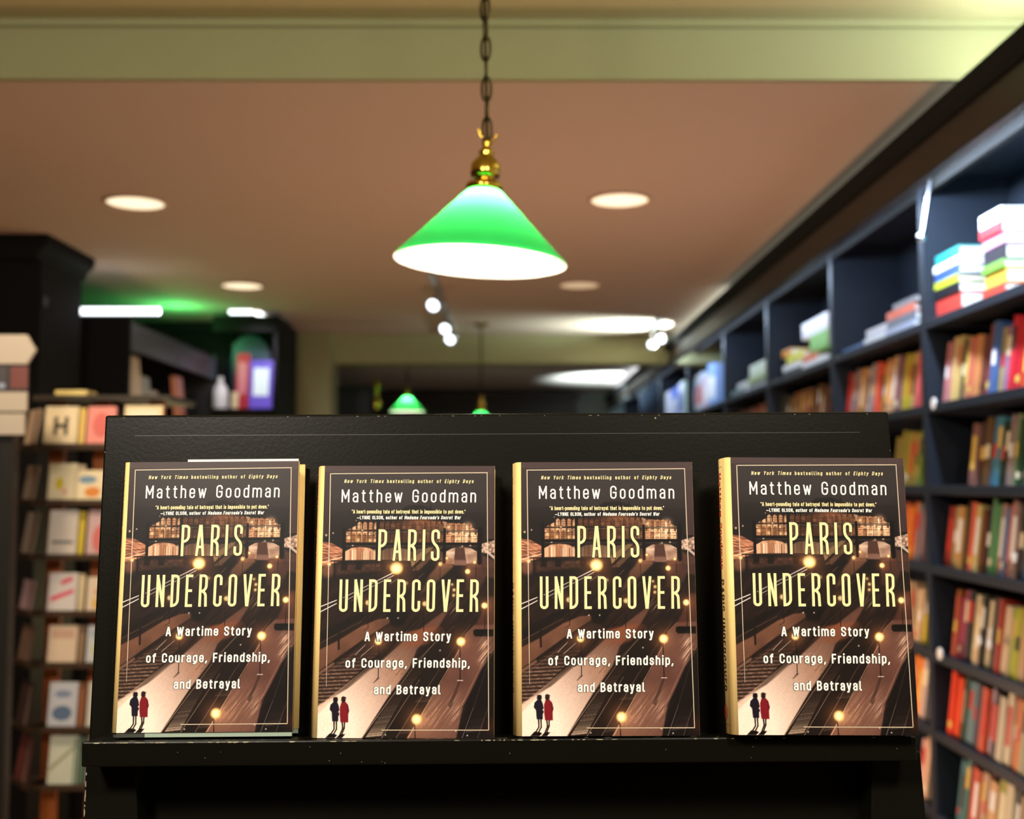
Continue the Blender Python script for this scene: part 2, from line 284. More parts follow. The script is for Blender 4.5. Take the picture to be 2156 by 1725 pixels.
row(0, 4, [(1990, 2004, (170, 80, 50)), (2004, 2018, (150, 50, 100)), (2018, 2029, (36, 34, 40)), (2029, 2050, (215, 190, 150)), (2050, 2057, (40, 34, 28)), (2057, 2070, (205, 195, 160)), (2070, 2084, (60, 44, 36)), (2084, 2092, (170, 50, 36)), (2092, 2106, (215, 190, 160)), (2106, 2130, (175, 185, 50)), (2130, 2142, (200, 160, 120)), (2142, 2152, (120, 110, 100)), (2152, 2180, (90, 110, 60))], SH[4], (.17, .205))
row(1, 4, [(1895, 1915, (190, 160, 130)), (1915, 1930, (205, 180, 150)), (1930, 1936, (215, 195, 60))], SH[4], (.16, .19))
row(0, 5, [(1983, 2002, (235, 70, 34)), (2002, 2016, (44, 62, 50)), (2016, 2034, (110, 140, 145)), (2034, 2046, (36, 40, 62)), (2046, 2058, (205, 75, 40)), (2058, 2071, (180, 165, 185)), (2071, 2082, (70, 50, 60)), (2082, 2106, (220, 195, 170)), (2106, 2127, (200, 105, 50)), (2127, 2146, (180, 170, 140)), (2146, 2156, (90, 120, 150)), (2156, 2180, (225, 150, 60))], SH[5], (.165, .188))
row(1, 5, [(1900, 1925, (230, 130, 50)), (1925, 1936, (190, 170, 165))], SH[5], (.16, .19))
row(0, 6, [(1990, 2016, (70, 110, 110)), (2016, 2036, (205, 85, 60)), (2036, 2051, (205, 160, 130)), (2051, 2056, (120, 30, 30)), (2056, 2071, (215, 170, 120)), (2071, 2086, (160, 160, 60)), (2086, 2100, (215, 205, 175)), (2100, 2110, (34, 26, 22)), (2110, 2123, (190, 160, 130)), (2123, 2134, (50, 120, 60)), (2134, 2158, (230, 130, 30)), (2158, 2180, (90, 60, 50))], SH[6], (.17, .20))
row(1, 6, [(1920, 1936, (210, 180, 165))], SH[6], (.16, .19))
# far sections: bright jackets standing on the top shelf
def shelf_books(bay, shelf, items, G, cat='book'):
    k = 0
    for px, wpx, hpx, c, pc in items:
        base = XF+.04; ya = base*F/(px-1070); yb = base*F/(px+wpx-1070); h = hpx*ya/F
        n = max(1, round((ya-yb)/.05)); th = (ya-yb)/n
        for q in range(n):
            yy = yb+th*(n-1-q)
            if yy < BY[bay]+.01 or yy+th > BY[bay+1]-.06: continue
            upright(base, yy+.002, CZ+SH[shelf]+.0006, th-.003, h*random.uniform(.93, 1), .13, tuple(min(250, int(v*random.uniform(.85, 1.05))) for v in c), '%s book, %s from the left on the top shelf, %s section' % (cname(c), ORD[k], BN[bay]), G, 0, R(1), (.2, .7), pc); k += 1
shelf_books(4, 0, [(1455, 10, 68, (70, 150, 190), (240, 240, 240)), (1466, 14, 80, (235, 235, 245), (230, 90, 90)), (1481, 10, 72, (225, 190, 200), (240, 240, 240)), (1492, 16, 92, (140, 170, 230), (250, 250, 250))], 'bright books on the top shelf of the fifth bookcase section')
shelf_books(5, 0, [(1388, 8, 60, (190, 120, 190), (240, 240, 240)), (1397, 15, 66, (220, 235, 240), (240, 240, 255)), (1414, 14, 70, (70, 110, 215), (240, 240, 240)), (1430, 10, 78, (210, 215, 225), (60, 90, 150))], 'bright books on the top shelf of the sixth bookcase section')
# ---------------------------------------------------------------- stacks of lying books on the top shelf
def lying(x, y, z, w, d, th, col, label, group, yaw=0):
    """spine faces the aisle (x = 0 side); w runs along the shelf, d into it"""
    t = thing('book', label, 'book', (x, y, z), (0, 0, yaw), group); b = .0035
    obj('book_cover', MB().box(0, .004, 0, w, 0, th).box(.004, d, 0, w, 0, b).box(.004, d, 0, w, th-b, th), colmat(col, .35), t, bevel=.0012)
    obj('page_block', MB().box(.0041, d-.004, .004, w-.004, b+.0001, th-b-.0001), whitepaper, t)
    return t
def stack(bay, px0, px1, layers, G, pos, shelf=0, setback=.02):
    z = CZ+SH[shelf]+.0008
    for i, (a, b, th, col) in enumerate(layers):
        x = XF+setback; ya = x*F/(px0+(px1-px0)*a-1070); yb = x*F/(px0+(px1-px0)*b-1070)
        lying(x+random.uniform(0, .012), yb, z, ya-yb, random.uniform(.16, .2), th, col, '%s book, %s from the bottom of %s' % (cname(col), ORD[i], pos), G, 0); z += th+.0006
W_ = (244, 244, 246)
stack(0, 1973, 2026, [(0, 1, .055, (214, 70, 60)), (.02, .98, .03, (30, 30, 36)), (.0, .95, .022, (190, 205, 50)), (.02, 1, .026, (60, 90, 160)), (.0, 1.02, .022, (245, 245, 250)), (.03, .99, .03, (40, 150, 150))], 'books stacked on the top shelf nearest the camera', 'the stack beside the first upright')
stack(0, 2074, 2122, [(0, 1, .03, (225, 70, 50)), (.05, 1, .038, (222, 180, 60)), (.0, 1, .022, (110, 170, 60)), (.02, 1, .04, (40, 36, 44)), (.05, 1, .03, (214, 150, 190)), (0, 1, .028, (190, 40, 46)), (.02, 1, .036, W_)], 'books stacked on the top shelf nearest the camera', 'the big stack at the right photo edge')
for a, b, ls in ((1776, 1820, [(0, 1, .02, (70, 110, 160))]), (1818, 1868, [(0, 1, .026, W_), (.1, .95, .03, (214, 216, 226))]), (1870, 1932, [(0, 1, .026, (180, 190, 214)), (0, .98, .03, (110, 116, 130)), (.0, .95, .026, (222, 110, 84)), (.2, 1, .02, (130, 130, 134))])):
    stack(1, a, b, ls, 'books lying in a stepped row on the top shelf', 'the %s pile, second section' % ({1776: 'low left', 1818: 'pale middle', 1870: 'right grey and coral'}[a]))
stack(2, 1646, 1690, [(0, 1, .03, (60, 62, 66)), (0, .9, .026, W_), (.2, 1, .04, (214, 214, 80)), (0, .4, .03, (214, 140, 50))], 'books stacked on the third section top shelf', 'the left yellow-topped pile, third section')
stack(2, 1692, 1746, [(0, 1, .03, W_), (0, .5, .03, (220, 110, 60)), (.3, 1, .07, (120, 190, 90)), (0, 1, .026, (225, 225, 235)), (0, 1, .04, (240, 240, 250))], 'books stacked on the third section top shelf', 'the tall green-white pile, third section')
stack(3, 1572, 1612, [(0, 1, .035, (180, 186, 190)), (.1, 1, .035, (150, 170, 120)), (.15, .95, .06, (190, 200, 180))], 'books stacked on the fourth section top shelf', 'the small grey-green pile, fourth section')
stack(3, 1540, 1568, [(0, 1, .035, (110, 130, 130)), (.4, 1, .03, (200, 200, 200))], 'books stacked on the fourth section top shelf', 'the low dark pile, fourth section')
# sloping lamp arm on the first upright, round price tags on the shelf edges
p = Vector((XF-.006, 3.3, CZ+.90)); t = thing('shelf_lamp_arm', 'thin pale metal arm slanting down from the cornice onto the first bookcase upright', 'lamp arm', p); q = at(1940, 500, 3.3); obj('arm', MB().tube([(0, 0, 0), q-p], .0045), chrome, t); obj('bracket', MB().lathe([(.001, -.012), (.012, -.008), (.012, .008), (.001, .012)], 16, Matrix.Translation(q-p)), chrome, t, smooth=True)
for px, py, lb in ((1966, 850, 'round pale tag on the shelf edge under the nearest bookcase second shelf'), (1979, 1377, 'round pale tag on the fifth shelf edge beside the first upright'), (1880+7, 870+6, None)):
    if lb: p = at(px, py, (XF-.004)*F/(px-1070)); tag(obj('price_tag', MB().lathe([(.001, -.002), (.017, -.002), (.017, .002), (.001, .002)], 20, Matrix.Translation(p) @ Euler((0, R(90), 0)).to_matrix().to_4x4()), whitepaper), lb, 'tag')
for px, py, lb in ((2061, 1350, 'small round white sticker on a book spine, left one on the fifth shelf'), (2082, 1358, 'small round white sticker on a book spine, right one on the fifth shelf'), (2135, 1175, 'small round white sticker on a spine of the fourth shelf')):
    p = at(px, py, (XF+.015)*F/(px-1070)); tag(obj('price_sticker', MB().lathe([(.001, -.001), (.013, -.001), (.013, .001), (.001, .001)], 20, Matrix.Translation(p) @ Euler((0, R(90), 0)).to_matrix().to_4x4()), whitepaper), lb, 'sticker')
# ---------------------------------------------------------------- left side: dark pillar case, bookcases, card rack
t = thing('tall_cabinet', 'tall black cabinet end with crown moulding at the left edge of the photo', 'cabinet', (-2.2, 4.8, 0))
def LL(mb, o): mb.v = [(x-o[0], y-o[1], z-o[2]) for x, y, z in mb.v]; return mb
o_ = (-2.2, 4.8, 0); xe = at(84, 700, 4.55).x
obj('body', LL(MB().box(-2.7, xe, 4.55, 4.98, 0, CZ+.9), o_), dullblack, t)
obj('crown_moulding', LL(MB().prism([(-2.7, CZ+.9), (xe, CZ+.9), (xe+.01, CZ+.93), (xe+.04, CZ+.96), (xe+.045, CZ+.995), (-2.7, CZ+.995)], 4.5, 5.02), o_), dullblack, t)
obj('corner_trim', LL(MB().box(xe+.0005, xe+.008, 4.56, 4.6, CZ+.72, CZ+.76), o_), blackp, t)
# bookcase whose side faces the aisle
xa = at(272, 700, 5.2).x; x0 = at(70, 700, 5.2).x; zt = at(200, 668, 5.2).z
t = thing('bookcase', 'black bookcase left of the aisle, blank end panel towards the camera', 'bookcase', (xa, 5.9, 0)); o_ = (xa, 5.9, 0)
obj('end_panel', LL(MB().box(x0, xa-.001, 5.2, 5.235, 0, zt), o_), dullblack, t)
obj('end_panel', LL(MB().box(x0, xa-.001, 6.75, 6.785, 0, zt), o_), blackp, t)
obj('back_panel', LL(MB().box(x0, x0+.02, 5.236, 6.749, 0, zt), o_), blackp, t)
zf0 = at(272, 734, 5.2).z
obj('fascia', LL(MB().box(xa-.02, xa, 5.236, 5.96, zf0, zt-.02), o_), mat('grey_fascia', (84, 92, 100), .4), t, bevel=.002)
obj('fascia', LL(MB().box(xa-.02, xa, 5.97, 6.749, zf0, zt-.02), o_), MATS['grey_fascia'], t, bevel=.002)
obj('top_panel', LL(MB().box(x0+.021, xa-.021, 5.236, 6.749, zt-.02, zt), o_), blackp, t)
zs = at(272, 870, 5.3).z-.01
for s in (zs, zs-.32, zs-.64, zs-.96, .3): obj('shelf', LL(MB().box(x0+.021, xa-.022, 5.236, 6.749, s-.02, s), o_), blackp, t)
# books leaning in that bookcase
def facing(px0, px1, py0, py1, Y, th, col, label, group=None, roll=0, yaw=0, rest=None, pc=None):
    a = at(px0, py1, Y); b = at(px1, py0, Y); W = b.x-a.x; Hh = b.z-(rest if rest is not None else a.z)
    t = thing('book', label, 'book', (a.x, Y, rest if rest is not None else a.z), (R(-7), roll, yaw), group)
    obj('book_cover', MB().box(0, W, 0, .003, 0, Hh).box(0, W, th-.003, th, 0, Hh).box(0, .003, .003, th-.003, 0, Hh), colmat(col, .35), t, bevel=.001)
    obj('page_block', MB().box(.003, W-.004, .0031, th-.0031, .003, Hh-.003), whitepaper, t)
    if pc: obj('cover_panel', MB().box(W*.15, W*.85, -.0006, -.0001, Hh*.3, Hh*.85), colmat(pc), t)
    return t
def aisle_book(y0, y1, ztop, th, col, label, pc=None):
    W = y1-y0; Hh = (ztop-zs)/math.cos(R(6)); t = thing('book', label, 'book', (xa-.004, y0, zs+.0009), (R(-6), 0, R(90)), 'books facing the aisle in the left bookcase')
    obj('book_cover', MB().box(0, W, 0, .003, 0, Hh).box(0, W, th-.003, th, 0, Hh).box(0, .003, .003, th-.003, 0, Hh), colmat(col, .35), t, bevel=.001)
    obj('page_block', MB().box(.003, W-.004, .0031, th-.0031, .003, Hh-.003), whitepaper, t)
    if pc: obj('cover_panel', MB().box(W*.15, W*.85, -.0006, -.0001, Hh*.3, Hh*.85), colmat(pc), t)
aisle_book(5.25, 5.45, at(272, 744, 5.25).z, .02, (206, 190, 156), 'tall beige book facing the aisle at the near end of the left bookcase')
aisle_book(5.47, 5.58, at(312, 792, 5.47).z, .02, (140, 146, 126), 'grey-green book facing the aisle right of the tall beige one')
aisle_book(5.60, 5.70, at(330, 822, 5.6).z, .02, (160, 150, 140), 'small grey book facing the aisle right of the grey-green one')
aisle_book(6.05, 6.17, at(380, 792, 6.05).z, .03, (214, 140, 110), 'slim salmon-pink book standing alone in the left bookcase')
zn = at(530, 866, 6.75).z; p = at(466, 868, 6.75)
tag(obj('bottle', MB().lathe([(.001, 0), (.042, 0), (.045, .02), (.045, .12), (.03, .15), (.016, .165), (.014, .2), (.001, .2)], 24), mat('white_glazed', (228, 224, 214), .3), None, (p.x, 6.72, zn+.0005), smooth=True), 'white bottle-shaped object left of the red display book', 'bottle')
# ceiling-high dark case behind, with a lit strip and the niche of face-out books
xb0, xb1 = at(60, 700, 7.0).x, at(545, 700, 7.0).x
t = thing('bookcase', 'ceiling-high black bookcase closing the left aisle behind the face-out books', 'bookcase', (-2, 7.1, 0)); o_ = (-2, 7.1, 0)
zq = min(ZC-.003, at(300, 672, 7.0).z)
obj('carcass', LL(MB().box(xb0, at(600, 700, 7.0).x, 7.0, 7.4, 0, zq), o_), dullblack, t)
obj('cornice', LL(MB().box(xb0, at(600, 700, 7.0).x+.005, 6.96, 6.999, at(300, 700, 7.0).z, zq), o_), dullblack, t)
zn = at(530, 866, 6.75).z; xn0, xn1 = at(446, 800, 6.5).x, at(583, 800, 6.5).x; zt2 = at(500, 672, 6.5).z
t = thing('display_cabinet', 'tall black cabinet with an open niche of brightly lit face-out books', 'cabinet', ((xn0+xn1)/2, 6.7, 0)); o_ = ((xn0+xn1)/2, 6.7, 0)
obj('lower_body', LL(MB().box(xn0, xn1, 6.5, 6.955, 0, zn-.02), o_), dullblack, t); obj('niche_floor', LL(MB().box(xn0, xn1, 6.5, 6.955, zn-.0199, zn), o_), dullblack, t)
obj('niche_back', LL(MB().box(xn0, xn1, 6.94, 6.955, zn+.0001, zt2), o_), dullblack, t)
for x in (xn1-.02, xn0): obj('side_panel', LL(MB().box(x, x+.02, (6.5 if x > xn0 else 6.9), 6.9399, zn+.0001, zt2), o_), dullblack, t)
obj('top_panel', LL(MB().box(xn0, xn1, 6.5, 6.9399, zt2+.0001, zt2+.02), o_), dullblack, t); obj('header', LL(MB().box(xn0+.0, xn1-.0201, 6.5, 6.52, zt2-.07, zt2), o_), dullblack, t)
facing(494, 522, 742, 855, 6.78, .03, (190, 40, 56), 'red book standing face-out under the arched blue sign', rest=zn+.0005, pc=(214, 120, 130))
facing(524, 572, 757, 865, 6.74, .03, (120, 90, 214), 'white book with violet edges standing face-out right of the red one', rest=zn+.0005, pc=(250, 250, 255))
facing(486, 500, 825, 865, 6.72, .02, (230, 205, 160), 'small cream book at the foot of the red face-out book', rest=zn+.0005)
A = [at(482, 765, 6.9), at(569, 765, 6.9)]; xc = (A[0].x+A[1].x)/2; rw = (A[1].x-A[0].x)/2; z0 = A[0].z; zb = at(520, 706, 6.9).z
pts = [(A[0].x, zn+.001), (A[1].x, zn+.001), (A[1].x, z0+.02)]+[(xc+rw*math.cos(a), z0+.02+(zb-z0-.02)*math.sin(a)) for a in [math.pi*i/16 for i in range(1, 16)]]+[(A[0].x, z0+.02)]
tag(obj('arched_sign', MB().prism(pts, 6.9, 6.915), mat('slate_blue_board', (66, 80, 100), .35)), 'slate blue arch-topped board behind the red and white face-out books', 'sign')
lamp('SPOT', (-1.35, 6.2, 2.42), 16, (.84, .8, 1), .04, spot=60, rot=aim((-1.35, 6.2, 2.42), (-1.52, 6.8, 2.05)))
# light battens on the cases
tubeglow = mat('tube_glow', (255, 255, 255), .4, emit=(240, 248, 255), es=4)
def batten(p, q, label):
    p = Vector(p); q = Vector(q); t = thing('light_batten', label, 'tube light', p, group='tube lights on top of the left bookcases')
    obj('tube', MB().tube([Vector((0, 0, .03)), q-p+Vector((0, 0, .03))], .016, 12), tubeglow, t); d = (q-p).normalized(); n = Vector((-d.y, d.x, 0))*.018
    obj('holder', MB().tube([Vector((0, 0, .006)), q-p+Vector((0, 0, .006))], .006, 8), blackp, t)
p, q = at(86, 661, 5.22), at(335, 662, 5.22); batten((p.x, 5.22, zt+.001), (q.x, 5.22, zt+.001), 'bright white tube light lying along the left bookcase end')
zz = zt2+.0205; p, q = at(484, 660, 6.53), at(531, 660, 6.53); batten((p.x, 6.53, zz), (q.x, 6.53, zz), 'short bright tube light on the far left case, facing the camera')
batten((q.x+.02, 6.56, zz), (q.x+.02, 6.93, zz), 'short bright tube light running back along the far left case')
lamp('POINT', (-1.86, 6.35, 2.36), 4, (.1, 1, .25), .05)
# ---------------------------------------------------------------- greeting card rack
RY = 3.5; rx0, rx1 = at(84, 900, RY).x, at(352, 900, RY).x; o_ = ((rx0+rx1)/2, RY+.12, 0)
t = thing('card_rack', 'free-standing card rack with wooden posts and seven tiers beside the display', 'card rack', o_)
traym = mat('rack_tray', (70, 52, 38), .4); zb7 = at(150, 1668, RY).z; ztop = at(200, 838, RY).z
obj('top_board', LL(MB().box(rx0-.02, rx1+.01, RY-.01, RY+.28, ztop-.008, ztop+.008), o_), mat('rack_top', (52, 42, 32), .5), t)
for px in (116, 209, 325): x = at(px, 900, RY+.06).x; obj('post', LL(MB().box(x-.022, x+.022, RY+.075, RY+.1, .05, ztop-.009), o_), orangewood, t)
TB = [943, 1060, 1174, 1292, 1400, 1534, 1655]; TT = [856, 976, 1074, 1206, 1316, 1436, 1548]
side = Euler((0, 0, R(-48))).to_matrix().to_4x4()
for i, y in enumerate(TB):
    z = at(150, y, RY).z
    m = MB().box(rx0-.005, rx1, RY-.03, RY+.07, z-.006, z-.001).box(rx0-.005, rx1, RY-.034, RY-.03, z-.006, z+.012)
    obj('tray', LL(m, o_), traym, t)
    M = Matrix.Translation((rx0-.008, RY-.02, 0)) @ Euler((0, 0, R(-50))).to_matrix().to_4x4() @ Matrix.Translation((-.13, 0, 0))
    obj('side_tray', LL(MB().box(0, .125, 0, .09, z-.006, z-.001, M).box(0, .125, -.004, 0, z-.006, z+.012, M), o_), traym, t)
obj('foot', LL(MB().lathe([(.001, 0), (.2, 0), (.2, .02), (.03, .04), (.03, .05), (.001, .05)], 32, Matrix.Translation((o_[0], o_[1], 0))), o_), blackp, t)
obj('centre_pole', LL(MB().box(o_[0]-.015, o_[0]+.015, o_[1]+.0, o_[1]+.03, .051, ztop-.009), o_), blackp, t)
def card(x, y, z, W, Hh, col, label, rotz=0, motif=(), lean=R(-9)):
    m = MB().box(0, W, 0, .0012, 0, Hh).box(0, W, .004, .0052, 0, Hh*.99).box(0, .001, .0012, .004, 0, Hh)
    mats = [colmat(col, .6)]
    for k, (c, pts) in enumerate(motif):
        m.mi = k+1; mats.append(colmat(c, .6)); m.face([(u*W, -.0004-.0001*k, v*Hh) for u, v in pts])
    return tag(obj('greeting_card', m, mats, None, (x, y, z), (lean, 0, rotz)), label, 'greeting card', 'greeting cards on the rack')
def blob(cx, cy, rx, ry, n=14): return [(cx+rx*math.cos(2*math.pi*i/n), cy+ry*math.sin(2*math.pi*i/n)) for i in range(n)]
bar = lambda x0, x1, y0, y1: [(x0, y0), (x1, y0), (x1, y1), (x0, y1)]
C = [[((236, 216, 178), [((70, 60, 50), bar(.28, .4, .3, .75)), ((70, 60, 50), bar(.6, .72, .3, .75)), ((70, 60, 50), bar(.4, .6, .47, .58))], 'with a dark letter H'), ((240, 150, 140), [((226, 110, 104), blob(.5, .55, .3, .3))], 'in coral pink')],
     [((238, 222, 186), [((222, 196, 40), blob(.4, .5, .14, .16)), ((230, 160, 140), blob(.6, .3, .08, .08))], 'with a yellow blossom'), ((240, 222, 184), [((120, 150, 175), blob(.35, .72, .25, .12)), ((228, 140, 60), blob(.5, .35, .22, .16))], 'with a blue and an orange shape')],
     [((218, 206, 196), [((110, 104, 104), bar(.15, .9, .3, .36))], 'with a thin grey line'), ((206, 170, 170), [((214, 110, 104), blob(.5, .4, .3, .3))], 'with a red round patch')],
     [((216, 206, 204), [((222, 70, 100), [(.1, .3), (.9, .52), (.9, .62), (.1, .42)]), ((222, 70, 100), [(.45, .7), (.85, .82), (.8, .92), (.4, .8)])], 'with two pink strokes'), ((230, 206, 180), [((226, 180, 90), blob(.5, .3, .3, .18)), ((220, 140, 100), blob(.5, .6, .25, .08))], 'with an orange sunset shape')],
     [((222, 196, 170), [((200, 160, 140), bar(.1, .9, .68, .9))], 'in plain beige'), ((204, 204, 206), [((170, 176, 190), bar(.1, .9, .7, .9)), ((206, 206, 120), blob(.3, .4, .12, .1))], 'with a pale blue band')],
     [((196, 196, 204), [((90, 110, 140), blob(.5, .35, .35, .16)), ((130, 140, 170), blob(.5, .75, .3, .08))], 'with a blue-grey landscape'), ((214, 204, 192), [((150, 170, 150), blob(.8, .7, .12, .1))], 'with a faint green mark')],
     [((206, 206, 186), [((150, 150, 110), [(.05, .3), (.9, .75), (.9, .82), (.05, .38)]), ((110, 140, 120), bar(.88, .98, .05, .95))], 'with a slanting olive line'), ((196, 178, 180), [], 'in dusty pink')]]
TN = ['top', 'second', 'third', 'fourth', 'fifth', 'sixth', 'lowest']
for i in range(7):
    z = at(150, TB[i], RY).z; z2 = at(150, TT[i], RY).z; H_ = (z2-z)/math.cos(R(9))
    for j, (px0, px1) in enumerate(((98, 158), (180, 240))):
        if i == 0 and j == 0: px0 = 90; px1 = 160
        c, mo, s = C[i][j]; sc = (1, .94, 1, .9, 1, 1, 1)[i] if j else 1
        if i == 1 and j: px0, px1 = 154, 232; sc = .83
        a = at(px0, TB[i], RY-.02); b = at(px1, TB[i], RY-.02)
        card(a.x, RY-.022, z-.0006, b.x-a.x, H_*sc, c, 'greeting card %s, %s column, %s tier of the rack' % (s, ('left', 'right')[j], TN[i]), 0, mo)
        if j == 0:   # second card showing behind
            card(b.x-.03, RY+.0, z-.0006, .045, H_*.97, [(236, 200, 110), (200, 180, 150), (216, 190, 60), (220, 200, 160), (150, 120, 90), (150, 90, 50), (90, 110, 90)][i], 'narrow strip of a card behind the left column card of the %s tier' % TN[i])
    M = Matrix.Translation((rx0-.008, RY-.02, 0)) @ Euler((0, 0, R(-50))).to_matrix().to_4x4() @ Matrix.Translation((-.118, .003, 0)); p = M @ Vector((0, 0, 0))
    card(p.x, p.y, z-.0006, .105, H_*(.95 if i != 3 else .8), [(220, 190, 160), (190, 166, 140), (186, 166, 146), (196, 160, 165), (130, 100, 80), (70, 50, 44), (120, 60, 56)][i], 'card on the angled left side of the card rack, %s tier' % TN[i], R(-50), [((150, 120, 110), bar(.7, .95, .05, .95))])
a = at(258, TB[0], RY-.02); b = at(338, TB[0], RY-.02); z = at(150, TB[0], RY).z; H_ = at(150, 853, RY).z-z
card(a.x, RY-.022, z-.0006, b.x-a.x, H_, (248, 226, 180), 'bright cream greeting card at the right end of the top tier, cut by the display', 0, [((250, 240, 214), bar(.1, .9, .2, .9))])
a = at(112, 836, RY-.0); b = at(180, 836, RY-.0)
tag(obj('card_pack', MB().box(a.x, b.x, RY+.01, RY+.1, ztop+.0085, at(112, 821, RY).z), colmat((240, 216, 140)), bevel=.003), 'small yellow-cream pack of cards lying on top of the card rack', 'card pack')
# ---------------------------------------------------------------- sign post at the left edge
SY = 3.1; P = lambda x, y: at(x, y, SY)
t = thing('sign_post', 'black sign post at the left edge with an arrow-shaped cream sign on top', 'sign post', (P(10, 900).x, SY+.03, 0)); o_ = (P(10, 900).x, SY+.03, 0)
obj('post', LL(MB().box(o_[0]-.02, o_[0]+.02, SY+.01, SY+.05, .03, P(0, 715).z), o_), blackp, t); obj('foot', LL(MB().lathe([(.001, 0), (.18, 0), (.18, .015), (.03, .03), (.001, .03)], 32, Matrix.Translation((o_[0], SY+.03, 0))), o_), blackp, t)
signm = mat('sign_cream', (176, 164, 150), .6)
ar = [P(-120, 768), P(60, 768), P(79, 738), P(60, 706), P(-120, 706)]
obj('arrow_sign', LL(MB().prism([(q.x, q.z) for q in ar], SY-.012, SY), o_), signm, t, bevel=.002)
pm = MB(); A_, B_ = P(-120, 824), P(62, 770); pm.box(A_.x, B_.x, SY-.008, SY, A_.z, B_.z); 
for k, (u0, u1, v0, v1) in enumerate(((0, .62, 0, .35), (.8, 1, .1, .95), (.35, .75, .3, .95), (.66, .74, .1, .3))):
    pm.mi = k+1; pm.face([(A_.x+(B_.x-A_.x)*u, SY-.0085-.0002*k, A_.z+(B_.z-A_.z)*v) for u, v in ((u0, v0), (u1, v0), (u1, v1), (u0, v1))])
obj('picture_panel', LL(pm, o_), [colmat((56, 50, 54)), colmat((150, 120, 124)), colmat((110, 64, 60)), colmat((70, 66, 70)), colmat((140, 150, 170))], t)
for a, b, x in ((867, 826, 60), (916, 871, 55)): A_, B_ = P(-120, a), P(x, b); obj('sign_panel', LL(MB().box(A_.x, B_.x, SY-.01, SY, A_.z, B_.z), o_), signm, t, bevel=.001)
# ---------------------------------------------------------------- far end of the shop
xf = at(1212, 800, 12).x
t = thing('bookcase', 'wide dark bookcase filling the far end wall of the shop', 'bookcase', (0, 12.1, 0)); o_ = (0, 12.1, 0)
obj('carcass', LL(MB().box(-3.2, xf, 12.0, 12.28, 0, at(1070, 829, 12).z), o_), mat('far_black', (24, 18, 14), .5), t)
obj('cornice', LL(MB().box(-3.2, xf+.03, 11.95, 11.999, at(1070, 842, 12).z, at(1070, 829, 12).z), o_), darkbrown, t)
t = thing('bookcase', 'low blue-black case top showing between the pillar and the green lamp', 'bookcase', (-1.3, 9.5, 0)); o_ = (-1.3, 9.5, 0)
obj('carcass', LL(MB().box(at(697, 800, 9.4).x, at(778, 800, 9.4).x, 9.4, 9.8, 0, at(730, 812, 9.4).z), o_), mat('blue_grey_case', (36, 42, 50), .5), t)
p = at(780, 815, 9.3); tag(obj('wall_lamp', MB().lathe([(.03, -.16), (.045, -.13), (.02, -.06), (.012, 0), (.03, .02), (.03, .08), (.001, .1)], 20), brass, None, (p.x+.05, 9.3, p.z-.03), smooth=True), 'small brass lamp beside the blue-black case, left of the green pendant', 'lamp')
